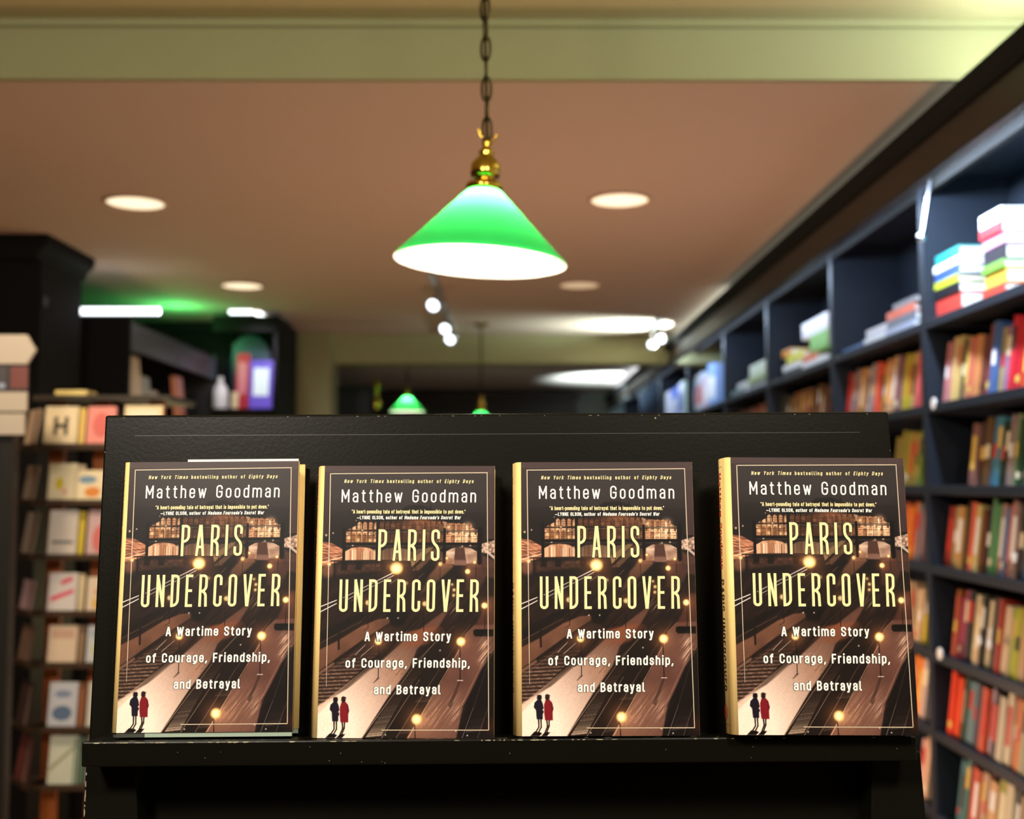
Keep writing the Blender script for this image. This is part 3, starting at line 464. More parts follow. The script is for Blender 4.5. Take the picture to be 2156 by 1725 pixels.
# ---- printed jacket picture and lettering
def cover_picture(NX, NY):
    """colours of the printed jacket picture: a railway station at night (values are print colours, sRGB 0..1)"""
    u = np.linspace(0, 1, NX)[None, :].repeat(NY, 0); v = np.linspace(0, 1, NY)[:, None].repeat(NX, 1)
    X = 101+u*(945+31*v); Y = 80-12*u*(1-v)+v*1482
    I = np.zeros((NY, NX, 3)); rs = np.random.RandomState(5)
    def noise(fx, fy, seed, ang=0.0):
        r = np.random.RandomState(seed).rand(128, 128); c, s = math.cos(ang), math.sin(ang)
        a = (X*c+Y*s)/fx+500; b = (-X*s+Y*c)/fy+500
        i = np.floor(a).astype(int); j = np.floor(b).astype(int); p = a-i; q = b-j; p = p*p*(3-2*p); q = q*q*(3-2*q)
        g = lambda m, n: r[m % 128, n % 128]
        return (g(i, j)*(1-p)+g(i+1, j)*p)*(1-q)+(g(i, j+1)*(1-p)+g(i+1, j+1)*p)*q
    def mix(m, col, a=1.0):
        nonlocal I
        m = (np.clip(m, 0, 1)*a)[..., None]; c = np.array(col, float)/255 if not isinstance(col, np.ndarray) else col
        I = I*(1-m)+c*m
    def add(m, col, a=1.0):
        nonlocal I
        I = 1-(1-I)*(1-np.clip(m, 0, 1)[..., None]*a*np.array(col, float)/255)
    def poly(pts, soft=3.0):
        d = np.full(X.shape, 1e9); ins = np.zeros(X.shape, bool); n = len(pts)
        for k in range(n):
            x0, y0 = pts[k]; x1, y1 = pts[(k+1) % n]; ex, ey = x1-x0, y1-y0
            t = np.clip(((X-x0)*ex+(Y-y0)*ey)/(ex*ex+ey*ey+1e-9), 0, 1)
            d = np.minimum(d, (X-x0-t*ex)**2+(Y-y0-t*ey)**2)
            if y0 != y1: ins ^= ((y0 > Y) != (y1 > Y)) & (X < ex*(Y-y0)/(y1-y0)+x0)
        d = np.sqrt(d)*np.where(ins, 1, -1)
        return np.clip(.5+d/soft, 0, 1)
    def line(x0, y0, x1, y1, w=2.0, w1=None):
        ex, ey = x1-x0, y1-y0; t = np.clip(((X-x0)*ex+(Y-y0)*ey)/(ex*ex+ey*ey+1e-9), 0, 1)
        d = np.sqrt((X-x0-t*ex)**2+(Y-y0-t*ey)**2); ww = w if w1 is None else w+(w1-w)*t
        return np.clip((ww-d)/2+.5, 0, 1)
    def glow(cx, cy, r, p=1.0): return np.exp(-(((X-cx)**2+(Y-cy)**2)/(r*r))**p)
    n1 = noise(60, 60, 1); n2 = noise(9, 9, 2); ns = noise(150, 9, 3, -math.radians(48)); nt = noise(90, 5, 4, -math.radians(52))
    # night sky and dark yard
    mix(X*0+1, (50, 44, 44)); mix(np.clip((Y-250)/170, 0, 1), (30, 24, 24)); mix(np.clip((Y-640)/120, 0, 1), (34, 24, 20))
    mix(np.clip((133-X)/8+.3, 0, 1)*(Y < 470), (62, 45, 45), .8); mix(np.clip((X-1003)/8, 0, 1)*(Y < 480), (74, 56, 56), .8)
    mix(np.clip((114-Y)/6+.5, 0, 1), (78, 60, 59), .9); mix(glow(600, 120, 420)*(Y < 330), (64, 58, 57), .5)
    mix(poly([(520, 330), (560, 300), (640, 292), (690, 310), (695, 285), (702, 310), (720, 340), (900, 400), (980, 440), (980, 520), (215, 520), (215, 440), (380, 385)], 8), (24, 20, 20), .8)
    # lit hall with arched windows
    hall = poly([(225, 515), (225, 445), (300, 405), (420, 392), (560, 375), (640, 370), (760, 380), (790, 392), (880, 398), (960, 432), (962, 515)], 3)
    win = (np.abs(((X-225) % 31.5)-16) < 11)
    cell = np.clip(np.random.RandomState(8).rand(64, 64)[((Y-385)//62).astype(int) % 64, ((X-225)//31.5).astype(int) % 64]*.75+n2*.35, 0, 1)
    orange = np.stack([.56+.5*cell, .33+.52*cell, .2+.48*cell], -1)
    centre = np.clip(1.25-np.abs(np.abs(X-600)-270)/200, .25, 1)*(1-.65*np.exp(-((X-500)/130)**2))
    upper = (Y > 385) & (Y < 436); lower = (Y > 452-7*np.cos(((X-225) % 31.5-16)/16*1.5)) & (Y < 508)
    mix(hall, (34, 22, 17)); mix(hall*win*upper*centre*.8*(.6+.4*((X % 8) > 2)), orange); mix(hall*win*lower*centre*(.55+.45*((Y % 13) > 2)), orange)
    add(glow(640, 410, 90)*hall, (200, 120, 70), .45); add(glow(300, 480, 60)*hall, (255, 180, 110), .6); add(glow(880, 480, 80)*hall, (255, 190, 130), .5)
    add(glow(905, 415, 25), (255, 220, 170), .7)
    rw = np.random.RandomState(31)
    for k in range(24):      # each window of the hall: arched, with its own brightness and bars
        x0 = 229+k*30.6; dim = .35 if 400 < x0 < 770 else 1
        for y0, y1, top in ((398, 434, 0), (462, 508, 1)):
            if top == 0 and (x0 < 290 or x0 > 930): continue
            b_ = (.35+.65*rw.rand())*dim; c_ = (255*min(1, .62+.4*b_), 255*(.34+.46*b_), 255*(.2+.42*b_)); cx = x0+13; m_ = poly([(x0+2, y1), (x0+2, y0+6), (x0+6, y0-2), (cx, y0-6), (x0+20, y0-2), (x0+24, y0+6), (x0+24, y1)], 2.5)
            mix(m_, (34, 20, 14), .8); mix(m_*((np.abs((X-x0-2) % 7.4-3.7) < 2.9)*1.0)*((Y % 12) > 1.6), c_, .35+.6*b_)
            if rw.rand() > .5: add(glow(cx+rw.uniform(-6, 6), y1-rw.uniform(6, 26), 10), (255, 200, 130), .75*dim)
    for k in range(26): add(glow(rw.choice([rw.uniform(228, 400), rw.uniform(790, 960), rw.uniform(100, 210)]), rw.uniform(440, 606), rw.uniform(2.5, 6)), (255, 225, 180), .9)
    for yy in (441, 447): mix(line(225, yy+5, 960, yy-9, 1.2), (210, 190, 170), .5*1)
    mix(line(225, 446, 960, 436, 2), (18, 13, 12)); mix(line(225, 516, 975, 508, 7), (16, 12, 12)); mix(line(225, 527, 975, 522, 1.5), (120, 100, 90), .5)
    for xx in (262, 310, 355, 440, 490, 540, 595, 650, 700, 745, 830, 870, 915): mix(line(xx, 400, xx, 515, 1.2), (20, 14, 12), .8)
    # under the hall: platforms seen through the arches
    def arch(x0, x1, y0, y1): return poly([(x0, y1), (x0, y0+25), (x0+(x1-x0)*.2, y0+6), ((x0+x1)/2, y0), (x1-(x1-x0)*.2, y0+6), (x1, y0+25), (x1, y1)], 3)
    st = noise(9, 200, 11); warm = np.stack([.55+.42*st, .38+.42*st, .28+.4*st], -1)
    mix(arch(228, 398, 532, 608), warm*np.array([1, .95, .9])); mix(arch(418, 600, 534, 606), warm*.62); mix(arch(596, 770, 534, 600), warm*.45)
    mix(arch(788, 960, 528, 622), (214, 186, 160)); mix(arch(788, 960, 528, 622)*noise(40, 14, 12), (120, 88, 74), .75)
    mix(poly([(838, 530), (888, 530), (905, 630), (832, 630)], 3), (80, 55, 47)); add(poly([(832, 600), (905, 600), (905, 628), (832, 628)], 10), (120, 90, 80), .5)
    mix(poly([(690, 530), (720, 530), (600, 640), (590, 600)], 6), (170, 135, 95), .8); mix(poly([(735, 530), (770, 528), (640, 660), (600, 660)], 8), (120, 88, 66), .7)
    mix(poly([(790, 575), (830, 600), (828, 640), (700, 760), (650, 790), (700, 680)], 14), (130, 90, 68), .8*1)
    mix(poly([(905, 620), (985, 600), (1010, 700), (960, 800), (900, 760)], 18), (92, 60, 50), .9)
    for xx, w in ((218, 9), (405, 9), (776, 8), (972, 13)): mix(line(xx, 430 if xx != 405 else 385, xx+2, 612, w), (15, 11, 11))
    for k in range(20):
        x0 = rw.uniform(230, 396); mix(line(x0, rw.uniform(545, 560), x0, 604, rw.uniform(.8, 2.4)), (255, 236, 205) if rw.rand() > .35 else (90, 60, 44), .75)
    for k in range(10): x0 = rw.uniform(425, 590); mix(line(x0, 548, x0, 600, 1.2), (210, 160, 120), .5)
    # lit quarters at both sides
    sd = noise(26, 7, 14, .2)
    mix(poly([(98, 505), (150, 512), (212, 545), (212, 612), (98, 640)], 6), np.stack([.36+.55*sd, .2+.45*sd, .14+.36*sd], -1))
    mix(line(98, 622, 210, 590, 3), (240, 205, 170), .8); mix(line(98, 600, 200, 577, 1.5), (250, 215, 180), .6)
    mix(poly([(985, 508), (1062, 486), (1062, 560), (985, 560)], 6), np.stack([.4+.5*n2, .32+.45*n2, .28+.4*n2], -1))
    mix(poly([(992, 530), (1062, 580), (1062, 600), (1000, 548)], 4), (220, 195, 180), .8); mix(poly([(985, 570), (1062, 600), (1062, 700), (1000, 690)], 14), (90, 62, 55), .8)
    mix(glow(130, 665, 40, 2), (150, 100, 75), .75); mix(line(170, 610, 172, 700, 3), (14, 10, 10)); mix(line(150, 611, 520, 604, 3.5), (14, 11, 11))
    for xx in np.arange(160, 520, 9): mix(glow(xx, 609, 1.8), (170, 140, 110), .6)
    mix(poly([(180, 630), (500, 622), (520, 650), (180, 690)], 18)*(.3+.7*n2), (112, 74, 54), .75)
    for xx in (222, 300, 440): mix(poly([(xx-16, 616), (xx+22, 616), (xx+18, 660), (xx-12, 660)], 6), (22, 15, 13), .8)
    # the yard: tracks run from bottom left to upper right
    mix(np.clip((Y-690)/60, 0, 1)*ns, (72, 50, 40), .5)
    tan = lambda a, b: np.array(a)/255*(1-np.clip(b, 0, 1))[..., None]+np.array((250, 224, 202))/255*np.clip(b, 0, 1)[..., None]
    pl1 = poly([(98, 1095), (200, 1045), (330, 965), (420, 928), (492, 920), (480, 950), (330, 1045), (98, 1210)], 8)
    mix(pl1*(.55+.45*n1), (138, 94, 72)); mix(poly([(98, 1215), (180, 1160), (190, 1175), (98, 1250)], 8), (176, 128, 104), .7)
    fan = poly([(98, 1232), (260, 1120), (480, 960), (560, 985), (420, 1120), (98, 1420)], 10)
    mix(fan, (58, 40, 33)); mix(fan*(np.sin((Y+X*.05)/3.1) > .1)*np.clip((Y-1090)/140, 0, 1)*(.4+.6*n2), (190, 152, 128), .75)
    plat = poly([(98, 1570), (98, 1395), (260, 1300), (420, 1175), (560, 1050), (760, 900), (830, 845), (760, 960), (640, 1090), (600, 1190), (500, 1330), (345, 1570)], 10)
    lit = np.clip(1.32-np.hypot((X-130)*.85, (Y-1560)*.8)/460, 0, 1)
    mix(plat, tan((118, 80, 66), lit)); mix(plat*glow(560, 1215, 120), (168, 126, 100), .6); mix(plat*nt*.4*(1-lit), (80, 54, 44), .5)
    mix(poly([(98, 1440), (98, 1395), (380, 1190), (400, 1200), (200, 1340)], 12), (205, 170, 145), .55)
    mix(glow(650, 985, 110)*poly([(560, 1000), (760, 960), (800, 990), (700, 1060), (500, 1110)], 14), (150, 88, 58), .9)
    tr = poly([(345, 1570), (500, 1330), (620, 1180), (760, 1010), (1000, 780), (1055, 760), (1055, 800), (900, 960), (780, 1160), (600, 1570)], 10)
    mix(tr, (38, 27, 23))
    pc = poly([(590, 1570), (700, 1400), (800, 1230), (905, 1010), (960, 955), (1070, 950), (1070, 1080), (1010, 1200), (900, 1400), (870, 1570)], 8)
    mix(pc*(.75+.25*n1), (122, 82, 70)); mix(pc*glow(690, 1480, 190), (158, 112, 90), .7); mix(poly([(1035, 800), (1070, 800), (1070, 950), (960, 960)], 14), (96, 58, 46), .8)
    dk = poly([(868, 1570), (905, 1400), (1040, 1110), (1080, 1110), (1080, 1570)], 8); mix(dk, (28, 20, 19)); mix(glow(1068, 1500, 45), (92, 46, 30), .5)
    # sleepers between rails
    def track(a, b, c, d, n, col=(205, 178, 150), al=.75):
        for k in range(n):
            t = (k/n)**1.25; xa = a[0]+(b[0]-a[0])*t; ya = a[1]+(b[1]-a[1])*t; xb = c[0]+(d[0]-c[0])*t; yb = c[1]+(d[1]-c[1])*t
            mix(line(xa, ya, xb, yb-4, 2.4*(1-t)+.9), col, al*(1-t*.75)*(.55+.45*rs.rand()))
    track((372, 1556), (540, 1300), (455, 1552), (600, 1290), 30); track((520, 1330), (640, 1180), (590, 1320), (700, 1170), 22, (140, 110, 94), .4)
    track((560, 1540), (640, 1400), (620, 1535), (720, 1395), 17, (130, 100, 84), .4); track((640, 1370), (700, 1290), (735, 1368), (775, 1285), 10, (130, 100, 84), .35)
    track((925, 1530), (975, 1400), (1010, 1525), (1035, 1395), 15, (110, 92, 84), .45)
    for l in ((345, 1566, 620, 1190, 2, 1, (210, 170, 140), .7), (455, 1566, 660, 1250, 2, 1, (215, 180, 150), .6), (535, 1566, 745, 1230, 2, 1, (190, 150, 130), .55), (600, 1566, 905, 1040, 3, 1.2, (205, 160, 130), .7),
              (620, 1190, 790, 990, 1.4, 1, (215, 180, 150), .6), (640, 1150, 845, 960, 1.2, 1, (160, 130, 110), .5), (745, 1230, 930, 950, 1.2, 1, (140, 110, 95), .5), (900, 1566, 960, 1400, 1.6, 1, (205, 180, 165), .6),
              (960, 1400, 1040, 1150, 1, .8, (140, 120, 110), .5), (985, 1566, 1045, 1390, 1.2, .8, (190, 165, 150), .5), (870, 1440, 1035, 1100, 3, 1.4, (190, 150, 130), .45), (98, 1405, 430, 1140, 2.4, 1.4, (198, 160, 135), .6),
              (98, 1250, 350, 1075, 1.6, 1.2, (170, 130, 108), .5), (300, 1120, 355, 1065, 1.6, 1, (230, 210, 195), .7), (330, 1130, 400, 1070, 1.6, 1, (230, 210, 195), .7), (98, 1060, 330, 940, 2, 1.2, (150, 120, 105), .5),
              (98, 1010, 210, 960, 1.2, 1.2, (120, 95, 82), .5), (98, 862, 187, 826, 2.4, 2.4, (240, 228, 222), .95), (98, 890, 187, 844, 2.4, 2.4, (240, 228, 222), .95), (225, 812, 500, 672, 2, 2.8, (235, 220, 210), .9),
              (235, 828, 500, 688, 2, 2.4, (235, 220, 210), .8), (270, 828, 330, 795, 1.6, 1.6, (200, 180, 170), .5), (480, 735, 530, 700, 1.6, 1, (210, 190, 175), .6), (640, 700, 668, 672, 1.6, 1, (170, 140, 120), .6),
              (720, 780, 760, 740, 1.2, 1, (190, 160, 140), .5), (560, 1010, 700, 880, 1.2, 1, (120, 90, 72), .5), (900, 905, 985, 800, 1.4, 1, (130, 100, 84), .5), (905, 1010, 955, 960, 1.6, 1.6, (170, 130, 110), .6)):
        mix(line(*l[:6]), l[6], l[7])
    mix(poly([(98, 1000), (250, 925), (430, 850), (440, 862), (260, 960), (98, 1060)], 10), (26, 18, 16), .75)
    mix(line(205, 985, 207, 1090, 6), (34, 24, 20), .85); mix(poly([(950, 985), (962, 980), (1060, 980), (1060, 1018), (960, 1018), (950, 1008)], 4), (16, 12, 12))
    mix(poly([(468, 905), (480, 890), (600, 880), (560, 960), (500, 960)], 14), (22, 16, 15), .8)
    # wet reflections
    for cx, cy, rx, ry, a in ((1015, 1085, 34, 52, .95), (1000, 1150, 24, 32, .6), (855, 1415, 42, 78, .6), (835, 860, 26, 40, .7), (760, 1440, 60, 90, .3)):
        mix(np.exp(-((X-cx)/rx)**2-((Y-cy)/ry)**2)*np.clip(nt*1.7-.35, 0, 1), (236, 196, 164), a)
    # lamps on posts
    for x0, y0, x1, y1, w in ((428, 1065, 430, 1245, 2.6), (878, 1065, 883, 1255, 2.8), (362, 855, 366, 975, 2), (672, 860, 674, 990, 2), (1012, 868, 1013, 985, 2), (638, 1490, 642, 1560, 3), (448, 865, 450, 925, 1.4), (757, 640, 758, 700, 1.6), (955, 625, 956, 690, 1.6), (620, 600, 622, 665, 1.8)):
        mix(line(x0, y0, x1, y1, w), (22, 15, 14), .9)
    mix(line(430, 1245, 405, 1270, 5, 2), (70, 48, 40), .6); mix(line(880, 1265, 830, 1390, 7, 10), (52, 36, 31), .5); mix(line(868, 1256, 898, 1256, 2), (235, 215, 205), .8)
    mix(line(366, 975, 340, 990, 1.5), (22, 15, 14), .8)
    for cx, cy, r, b in ((515, 648, 36, 1), (362, 838, 15, .85), (677, 842, 15, .8), (1008, 850, 18, .95), (425, 1047, 21, .9), (882, 1047, 25, 1), (648, 1463, 29, 1), (141, 630, 9, .9), (910, 663, 15, .85), (757, 622, 12, .7), (572, 730, 12, .35), (826, 735, 9, .5), (793, 590, 7, .8), (948, 612, 8, .8), (838, 765, 10, .7), (836, 795, 9, .7)):
        add(glow(cx, cy, r*2.1, .8), (255, 150, 80), .45*b); mix(glow(cx, cy, r, 3), (255, 214, 120), b); mix(glow(cx-1, cy, r*.72, 2), (255, 240, 196), b)
    for cx, cy in ((472, 921), (531, 921), (768, 1095), (320, 440), (478, 1545), (930, 1548), (866, 1523)): mix(glow(cx, cy, 4), (250, 240, 230), .9)
    mix(glow(283, 385, 3), (250, 230, 200), .7)
    # two people in coats, seen from behind, with shadows
    ink = (24, 18, 24)
    mix(poly([(146, 1562), (170, 1538), (198, 1540), (212, 1548), (196, 1562)], 3), (20, 14, 14)); mix(poly([(206, 1562), (228, 1540), (256, 1542), (238, 1562)], 3), (20, 14, 14))
    for l in ((192, 1470, 194, 1515, 4), (205, 1470, 207, 1515, 4), (194, 1515, 176, 1542, 3.5), (207, 1515, 192, 1542, 3.5), (238, 1480, 241, 1512, 4), (251, 1480, 249, 1512, 4), (241, 1512, 228, 1542, 3.5), (249, 1512, 238, 1540, 3.5)): mix(line(*l), (34, 22, 22))
    mix(poly([(186, 1372), (207, 1372), (216, 1392), (221, 1420), (219, 1474), (182, 1474), (178, 1426), (166, 1412), (170, 1388)], 2.5), (34, 26, 44))
    mix(poly([(232, 1370), (252, 1370), (268, 1388), (275, 1420), (270, 1436), (271, 1480), (228, 1480), (223, 1440), (222, 1400)], 2.5), (142, 32, 44))
    mix(poly([(250, 1372), (268, 1390), (274, 1420), (262, 1436), (262, 1400)], 2.5), (110, 24, 36), .8)
    mix(glow(197, 1362, 14, 4), ink); mix(poly([(182, 1352), (190, 1346), (206, 1346), (211, 1354), (200, 1358)], 2), ink)
    mix(glow(241, 1361, 13, 4), (44, 26, 28)); mix(poly([(226, 1352), (236, 1342), (250, 1344), (258, 1352), (242, 1357)], 2), (52, 34, 28))
    mix(glow(219, 1424, 5, 2), (236, 214, 190)); mix(line(218, 1445, 218, 1476, 2.2), (236, 214, 200))
    I = I*(.97+.06*noise(5, 5, 21))[..., None]
    I = np.clip((I-.05)*1.08, 0, 1)*np.where(Y > 640, 1-.14*np.clip((I.mean(-1) < .5)*1.0, 0, 1), 1)[..., None]; I[..., 2] *= 1.03
    # dark haze behind the title so that the letters stand off
    mix(poly([(395, 415), (765, 415), (765, 620), (395, 620)], 60), (26, 17, 14), .28); mix(poly([(190, 695), (985, 695), (985, 900), (190, 900)], 50), (26, 17, 14), .22)
    return np.clip(I, 0, 1)
def fillet(pts, rad, closed=False, sharp=()):
    n = len(pts); out = []
    for i in range(n):
        p = pts[i]
        if (not closed and i in (0, n-1)) or i in sharp: out.append(p); continue
        a = pts[i-1]; b = pts[(i+1) % n]
        la = math.hypot(a[0]-p[0], a[1]-p[1]); lb = math.hypot(b[0]-p[0], b[1]-p[1])
        ra = min(rad, la*(.5 if closed or i > 1 else .98)); rb = min(rad, lb*(.5 if closed or i < n-2 else .98)); r = min(ra, rb)
        q = (p[0]+(a[0]-p[0])*r/la, p[1]+(a[1]-p[1])*r/la); s = (p[0]+(b[0]-p[0])*r/lb, p[1]+(b[1]-p[1])*r/lb)
        for k in range(7):
            t = k/6; m = 1-t; w = 1.25   # rational quadratic close to a circle arc
            den = m*m+2*m*t*.75+t*t
            out.append(((m*m*q[0]+2*m*t*.75*p[0]+t*t*s[0])/den, (m*m*q[1]+2*m*t*.75*p[1]+t*t*s[1])/den))
    if closed: out.append(out[0])
    return out
def glyphs(x=.72, W=.5):
    """skeleton letters: name -> (width, [(points, fillet, closed, sharp corners)])"""
    g = {}; w = W; v = W*.86; R = 9.0; d = -.24
    def G(ch, wd, *s): g[ch] = (wd, [(p[0], p[1] if len(p) > 1 else 0, p[2] if len(p) > 2 else False, p[3] if len(p) > 3 else ()) for p in s])
    arch = lambda a, b: [(a, x*.6), (a, x), (b, x), (b, 0)]
    bowl = lambda a, b: [(a, 0), (a, x), (b, x), (b, 0)]
    G('A', w*1.06, ([(0, 0), (w*.45, 1)],), ([(w*.61, 1), (w*1.06, 0)],), ([(w*.14, .27), (w*.9, .27)],))
    G('B', w, ([(0, 0), (0, 1), (w*.92, 1), (w*.92, .53), (0, .53)], R, False, (1,)), ([(0, .53), (w, .53), (w, 0), (0, 0)], R))
    G('C', w, ([(w, .72), (w, 1), (0, 1), (0, 0), (w, 0), (w, .28)], R)); G('D', w, ([(0, 0), (0, 1), (w, 1), (w, 0), (0, 0)], R, False, (1,)))
    G('E', w*.8, ([(w*.8, 1), (0, 1), (0, 0), (w*.8, 0)],), ([(0, .5), (w*.7, .5)],)); G('F', w*.8, ([(w*.8, 1), (0, 1), (0, 0)],), ([(0, .5), (w*.7, .5)],))
    G('G', w, ([(w, .74), (w, 1), (0, 1), (0, 0), (w, 0), (w, .48), (w*.5, .48)], R, False, (5,))); G('I', 0, ([(0, 0), (0, 1)],))
    G('L', w*.75, ([(0, 1), (0, 0), (w*.75, 0)],)); G('M', w*1.3, ([(0, 0), (0, 1), (w*.65, .3), (w*1.3, 1), (w*1.3, 0)],)); G('N', w, ([(0, 0), (0, 1), (w, 0), (w, 1)],))
    G('O', w, ([(0, 0), (0, 1), (w, 1), (w, 0)], R, True)); G('P', w, ([(0, 0), (0, 1), (w, 1), (w, .46), (0, .46)], R, False, (1,)))
    G('R', w, ([(0, 0), (0, 1), (w, 1), (w, .47), (0, .47)], R, False, (1,)), ([(w*.45, .47), (w*.92, .42), (w, 0)], .12))
    G('S', w, ([(w, .76), (w, 1), (0, 1), (0, .6), (w, .42), (w, 0), (0, 0), (0, .24)], R)); G('T', w, ([(0, 1), (w, 1)],), ([(w/2, 0), (w/2, 1)],))
    G('U', w, ([(0, 1), (0, 0), (w, 0), (w, 1)], R)); G('V', w*1.06, ([(0, 1), (w*.47, 0)],), ([(w*.59, 0), (w*1.06, 1)],)); G('W', w*1.5, ([(0, 1), (w*.38, 0), (w*.75, .9), (w*1.12, 0), (w*1.5, 1)],))
    G('Y', w, ([(0, 1), (w/2, .45), (w, 1)],), ([(w/2, .45), (w/2, 0)],))
    G('a', v, ([(v*.04, x*.8), (v*.04, x), (v, x), (v, 0)], R), ([(v, x*.57), (0, x*.57), (0, 0), (v, 0), (v, x*.3)], R))
    G('b', v, ([(0, 1), (0, 0)],), (bowl(0, v), R, True)); G('c', v, ([(v, x*.72), (v, x), (0, x), (0, 0), (v, 0), (v, x*.28)], R))
    G('d', v, ([(v, 1), (v, 0)],), (bowl(0, v), R, True)); G('e', v, ([(0, x*.5), (v, x*.5), (v, x), (0, x), (0, 0), (v, 0), (v, x*.22)], R, False, (1,)))
    G('f', v*.62, ([(v*.66, 1), (v*.24, 1), (v*.24, 0)], R), ([(0, x), (v*.62, x)],)); G('g', v, (bowl(0, v), R, True), ([(v, x), (v, d), (v*.06, d)], R))
    G('h', v, ([(0, 0), (0, 1)],), (arch(0, v), R)); G('i', 0, ([(0, 0), (0, x)],), ([(0, 1.03), (0, 1.07)],)); G('k', v, ([(0, 0), (0, 1)],), ([(v, x), (0, x*.42)],), ([(v*.3, x*.55), (v, 0)],))
    G('l', v*.32, ([(0, 1), (0, 0), (v*.36, 0)], R)); G('m', v*1.9, ([(0, 0), (0, x)],), (arch(0, v*.95), R), (arch(v*.95, v*1.9), R)); G('n', v, ([(0, 0), (0, x)],), (arch(0, v), R))
    G('o', v, (bowl(0, v), R, True)); G('p', v, ([(0, x), (0, d)],), (bowl(0, v), R, True)); G('r', v*.6, ([(0, 0), (0, x)],), ([(0, x*.6), (0, x), (v*.62, x)], R))
    G('s', v*.9, ([(v*.9, x*.78), (v*.9, x), (0, x), (0, x*.57), (v*.9, x*.45), (v*.9, 0), (0, 0), (0, x*.22)], R)); G('t', v*.66, ([(v*.25, .95), (v*.25, 0), (v*.66, 0)], R), ([(0, x), (v*.62, x)],))
    G('u', v, ([(0, x), (0, 0), (v, 0), (v, x)], R), ([(v, x), (v, 0)],)); G('v', v, ([(0, x), (v/2, 0), (v, x)],)); G('w', v*1.55, ([(0, x), (v*.39, 0), (v*.78, x*.9), (v*1.16, 0), (v*1.55, x)],))
    G('y', v, ([(0, x), (v/2, 0)],), ([(v, x), (v*.4, -.2), (v*.1, d)],)); G(',', 0, ([(.03, .04), (-.05, -.16)],)); G('.', 0, ([(0, 0), (0, .06)],)); G('-', v*.5, ([(0, x*.5), (v*.5, x*.5)],))
    G('_', v*1.9, ([(0, x*.5), (v*1.9, x*.5)],)); G("'", 0, ([(0, 1), (-.02, .82)],)); G('"', .16, ([(0, 1), (-.02, .82)],), ([(.16, 1), (.14, .82)],))
    return g
def lettering(text, x0, x1, base, cap, stroke, italic=(), xh=.72, W=.5, gap=.26, space=.34):
    """strokes of one printed line as quads in picture coordinates; spacing is fitted so that the line fills x0..x1"""
    g = glyphs(xh, W); adv = []; t = stroke/cap; x = 0
    for i, ch in enumerate(text):
        adv.append(x)
        x += space if ch == ' ' else g[ch][0]+t
        if i < len(text)-1: x += gap
    sc = (x1-x0)/(x*cap); quads = []
    def stroke_run(p, i, closed):
        sl = .2 if i in italic else 0
        q = [(x0+(adv[i]+t/2+a+sl*b)*cap*sc, base-stroke/2-b*(cap-stroke)) for a, b in p]
        q = [q[0]]+[q[k] for k in range(1, len(q)) if math.hypot(q[k][0]-q[k-1][0], q[k][1]-q[k-1][1]) > cap*1e-4]
        cl = closed
        L = []; Rr = []; n = len(q); h = stroke/2
        for k in range(n):
            a = q[k-1] if k else (q[n-2] if cl else None); b = q[k+1] if k < n-1 else (q[1] if cl else None)
            def nrm(u, v):
                dx, dy = v[0]-u[0], v[1]-u[1]; l = math.hypot(dx, dy) or 1; return (-dy/l, dx/l)
            na = nrm(a, q[k]) if a else nrm(q[k], b); nb = nrm(q[k], b) if b else na
            mx, my = na[0]+nb[0], na[1]+nb[1]; l = mx*mx+my*my
            if l < .35: l = .35
            mx, my = 2*mx/l, 2*my/l; px, py = q[k]
            if not cl and k in (0, n-1):
                e = (q[0][0]-q[1][0], q[0][1]-q[1][1]) if k == 0 else (q[-1][0]-q[-2][0], q[-1][1]-q[-2][1]); le = math.hypot(*e) or 1
                px += e[0]/le*h*.9; py += e[1]/le*h*.9
            L.append((px+mx*h, py+my*h)); Rr.append((px-mx*h, py-my*h))
        for k in range(n-1): quads.append((L[k], L[k+1], Rr[k+1], Rr[k], i))
    for i, ch in enumerate(text):
        if ch == ' ': continue
        for pts, r, closed, sharp in g[ch][1]:
            p = fillet(pts, r, closed, sharp) if r else list(pts)
            if not r and len(pts) > 2:      # pointed corners: every straight stroke by itself
                runs = [[pts[k], pts[k+1]] for k in range(len(pts)-1)]
            else: runs = [p]
            for p in runs: stroke_run(p, i, closed and bool(r))
    return quads
def ital(text, words):
    s = set()
    for w in words:
        i = text.index(w); s |= set(range(i, i+len(w)))
    return s
def cover_lines():
    a = 'New York Times bestselling author of Eighty Days'; b = "_LYNNE OLSON, author of Madame Fourcade's Secret War"
    c = '"A heart-pounding tale of betrayal that is impossible to put down."'
    return {
        'title_lettering': [('PARIS', 411, 751, 607, 175, 14.4, (), .72, .205, .215, .3), ('UNDERCOVER', 203, 973, 887, 178, 14.4, (), .72, .2, .215, .3)],
        'author_lettering': [('Matthew Goodman', 200, 946, 281, 73, 7.8, (), .74, .45, .32, .3), (a, 212, 929, 172, 21, 3.4, ital(a, ['New York Times', 'Eighty Days']), .74, .5, .45, .5)],
        'quotation_lettering': [(c, 259, 889, 344, 22, 3.6, (), .74, .48, .24, .3), (b, 288, 863, 376, 20, 3.4, ital(b, ['Madame Fourcade\'s Secret War']), .74, .48, .26, .3)],
        'subtitle_lettering': [('A Wartime Story', 350, 826, 1046, 51, 8.2, (), .76, .46, .25, .3), ('of Courage, Friendship,', 248, 933, 1189, 51, 8.2, (), .76, .46, .25, .3), ('and Betrayal', 408, 776, 1331, 51, 8.2, (), .76, .46, .25, .3)],
    }
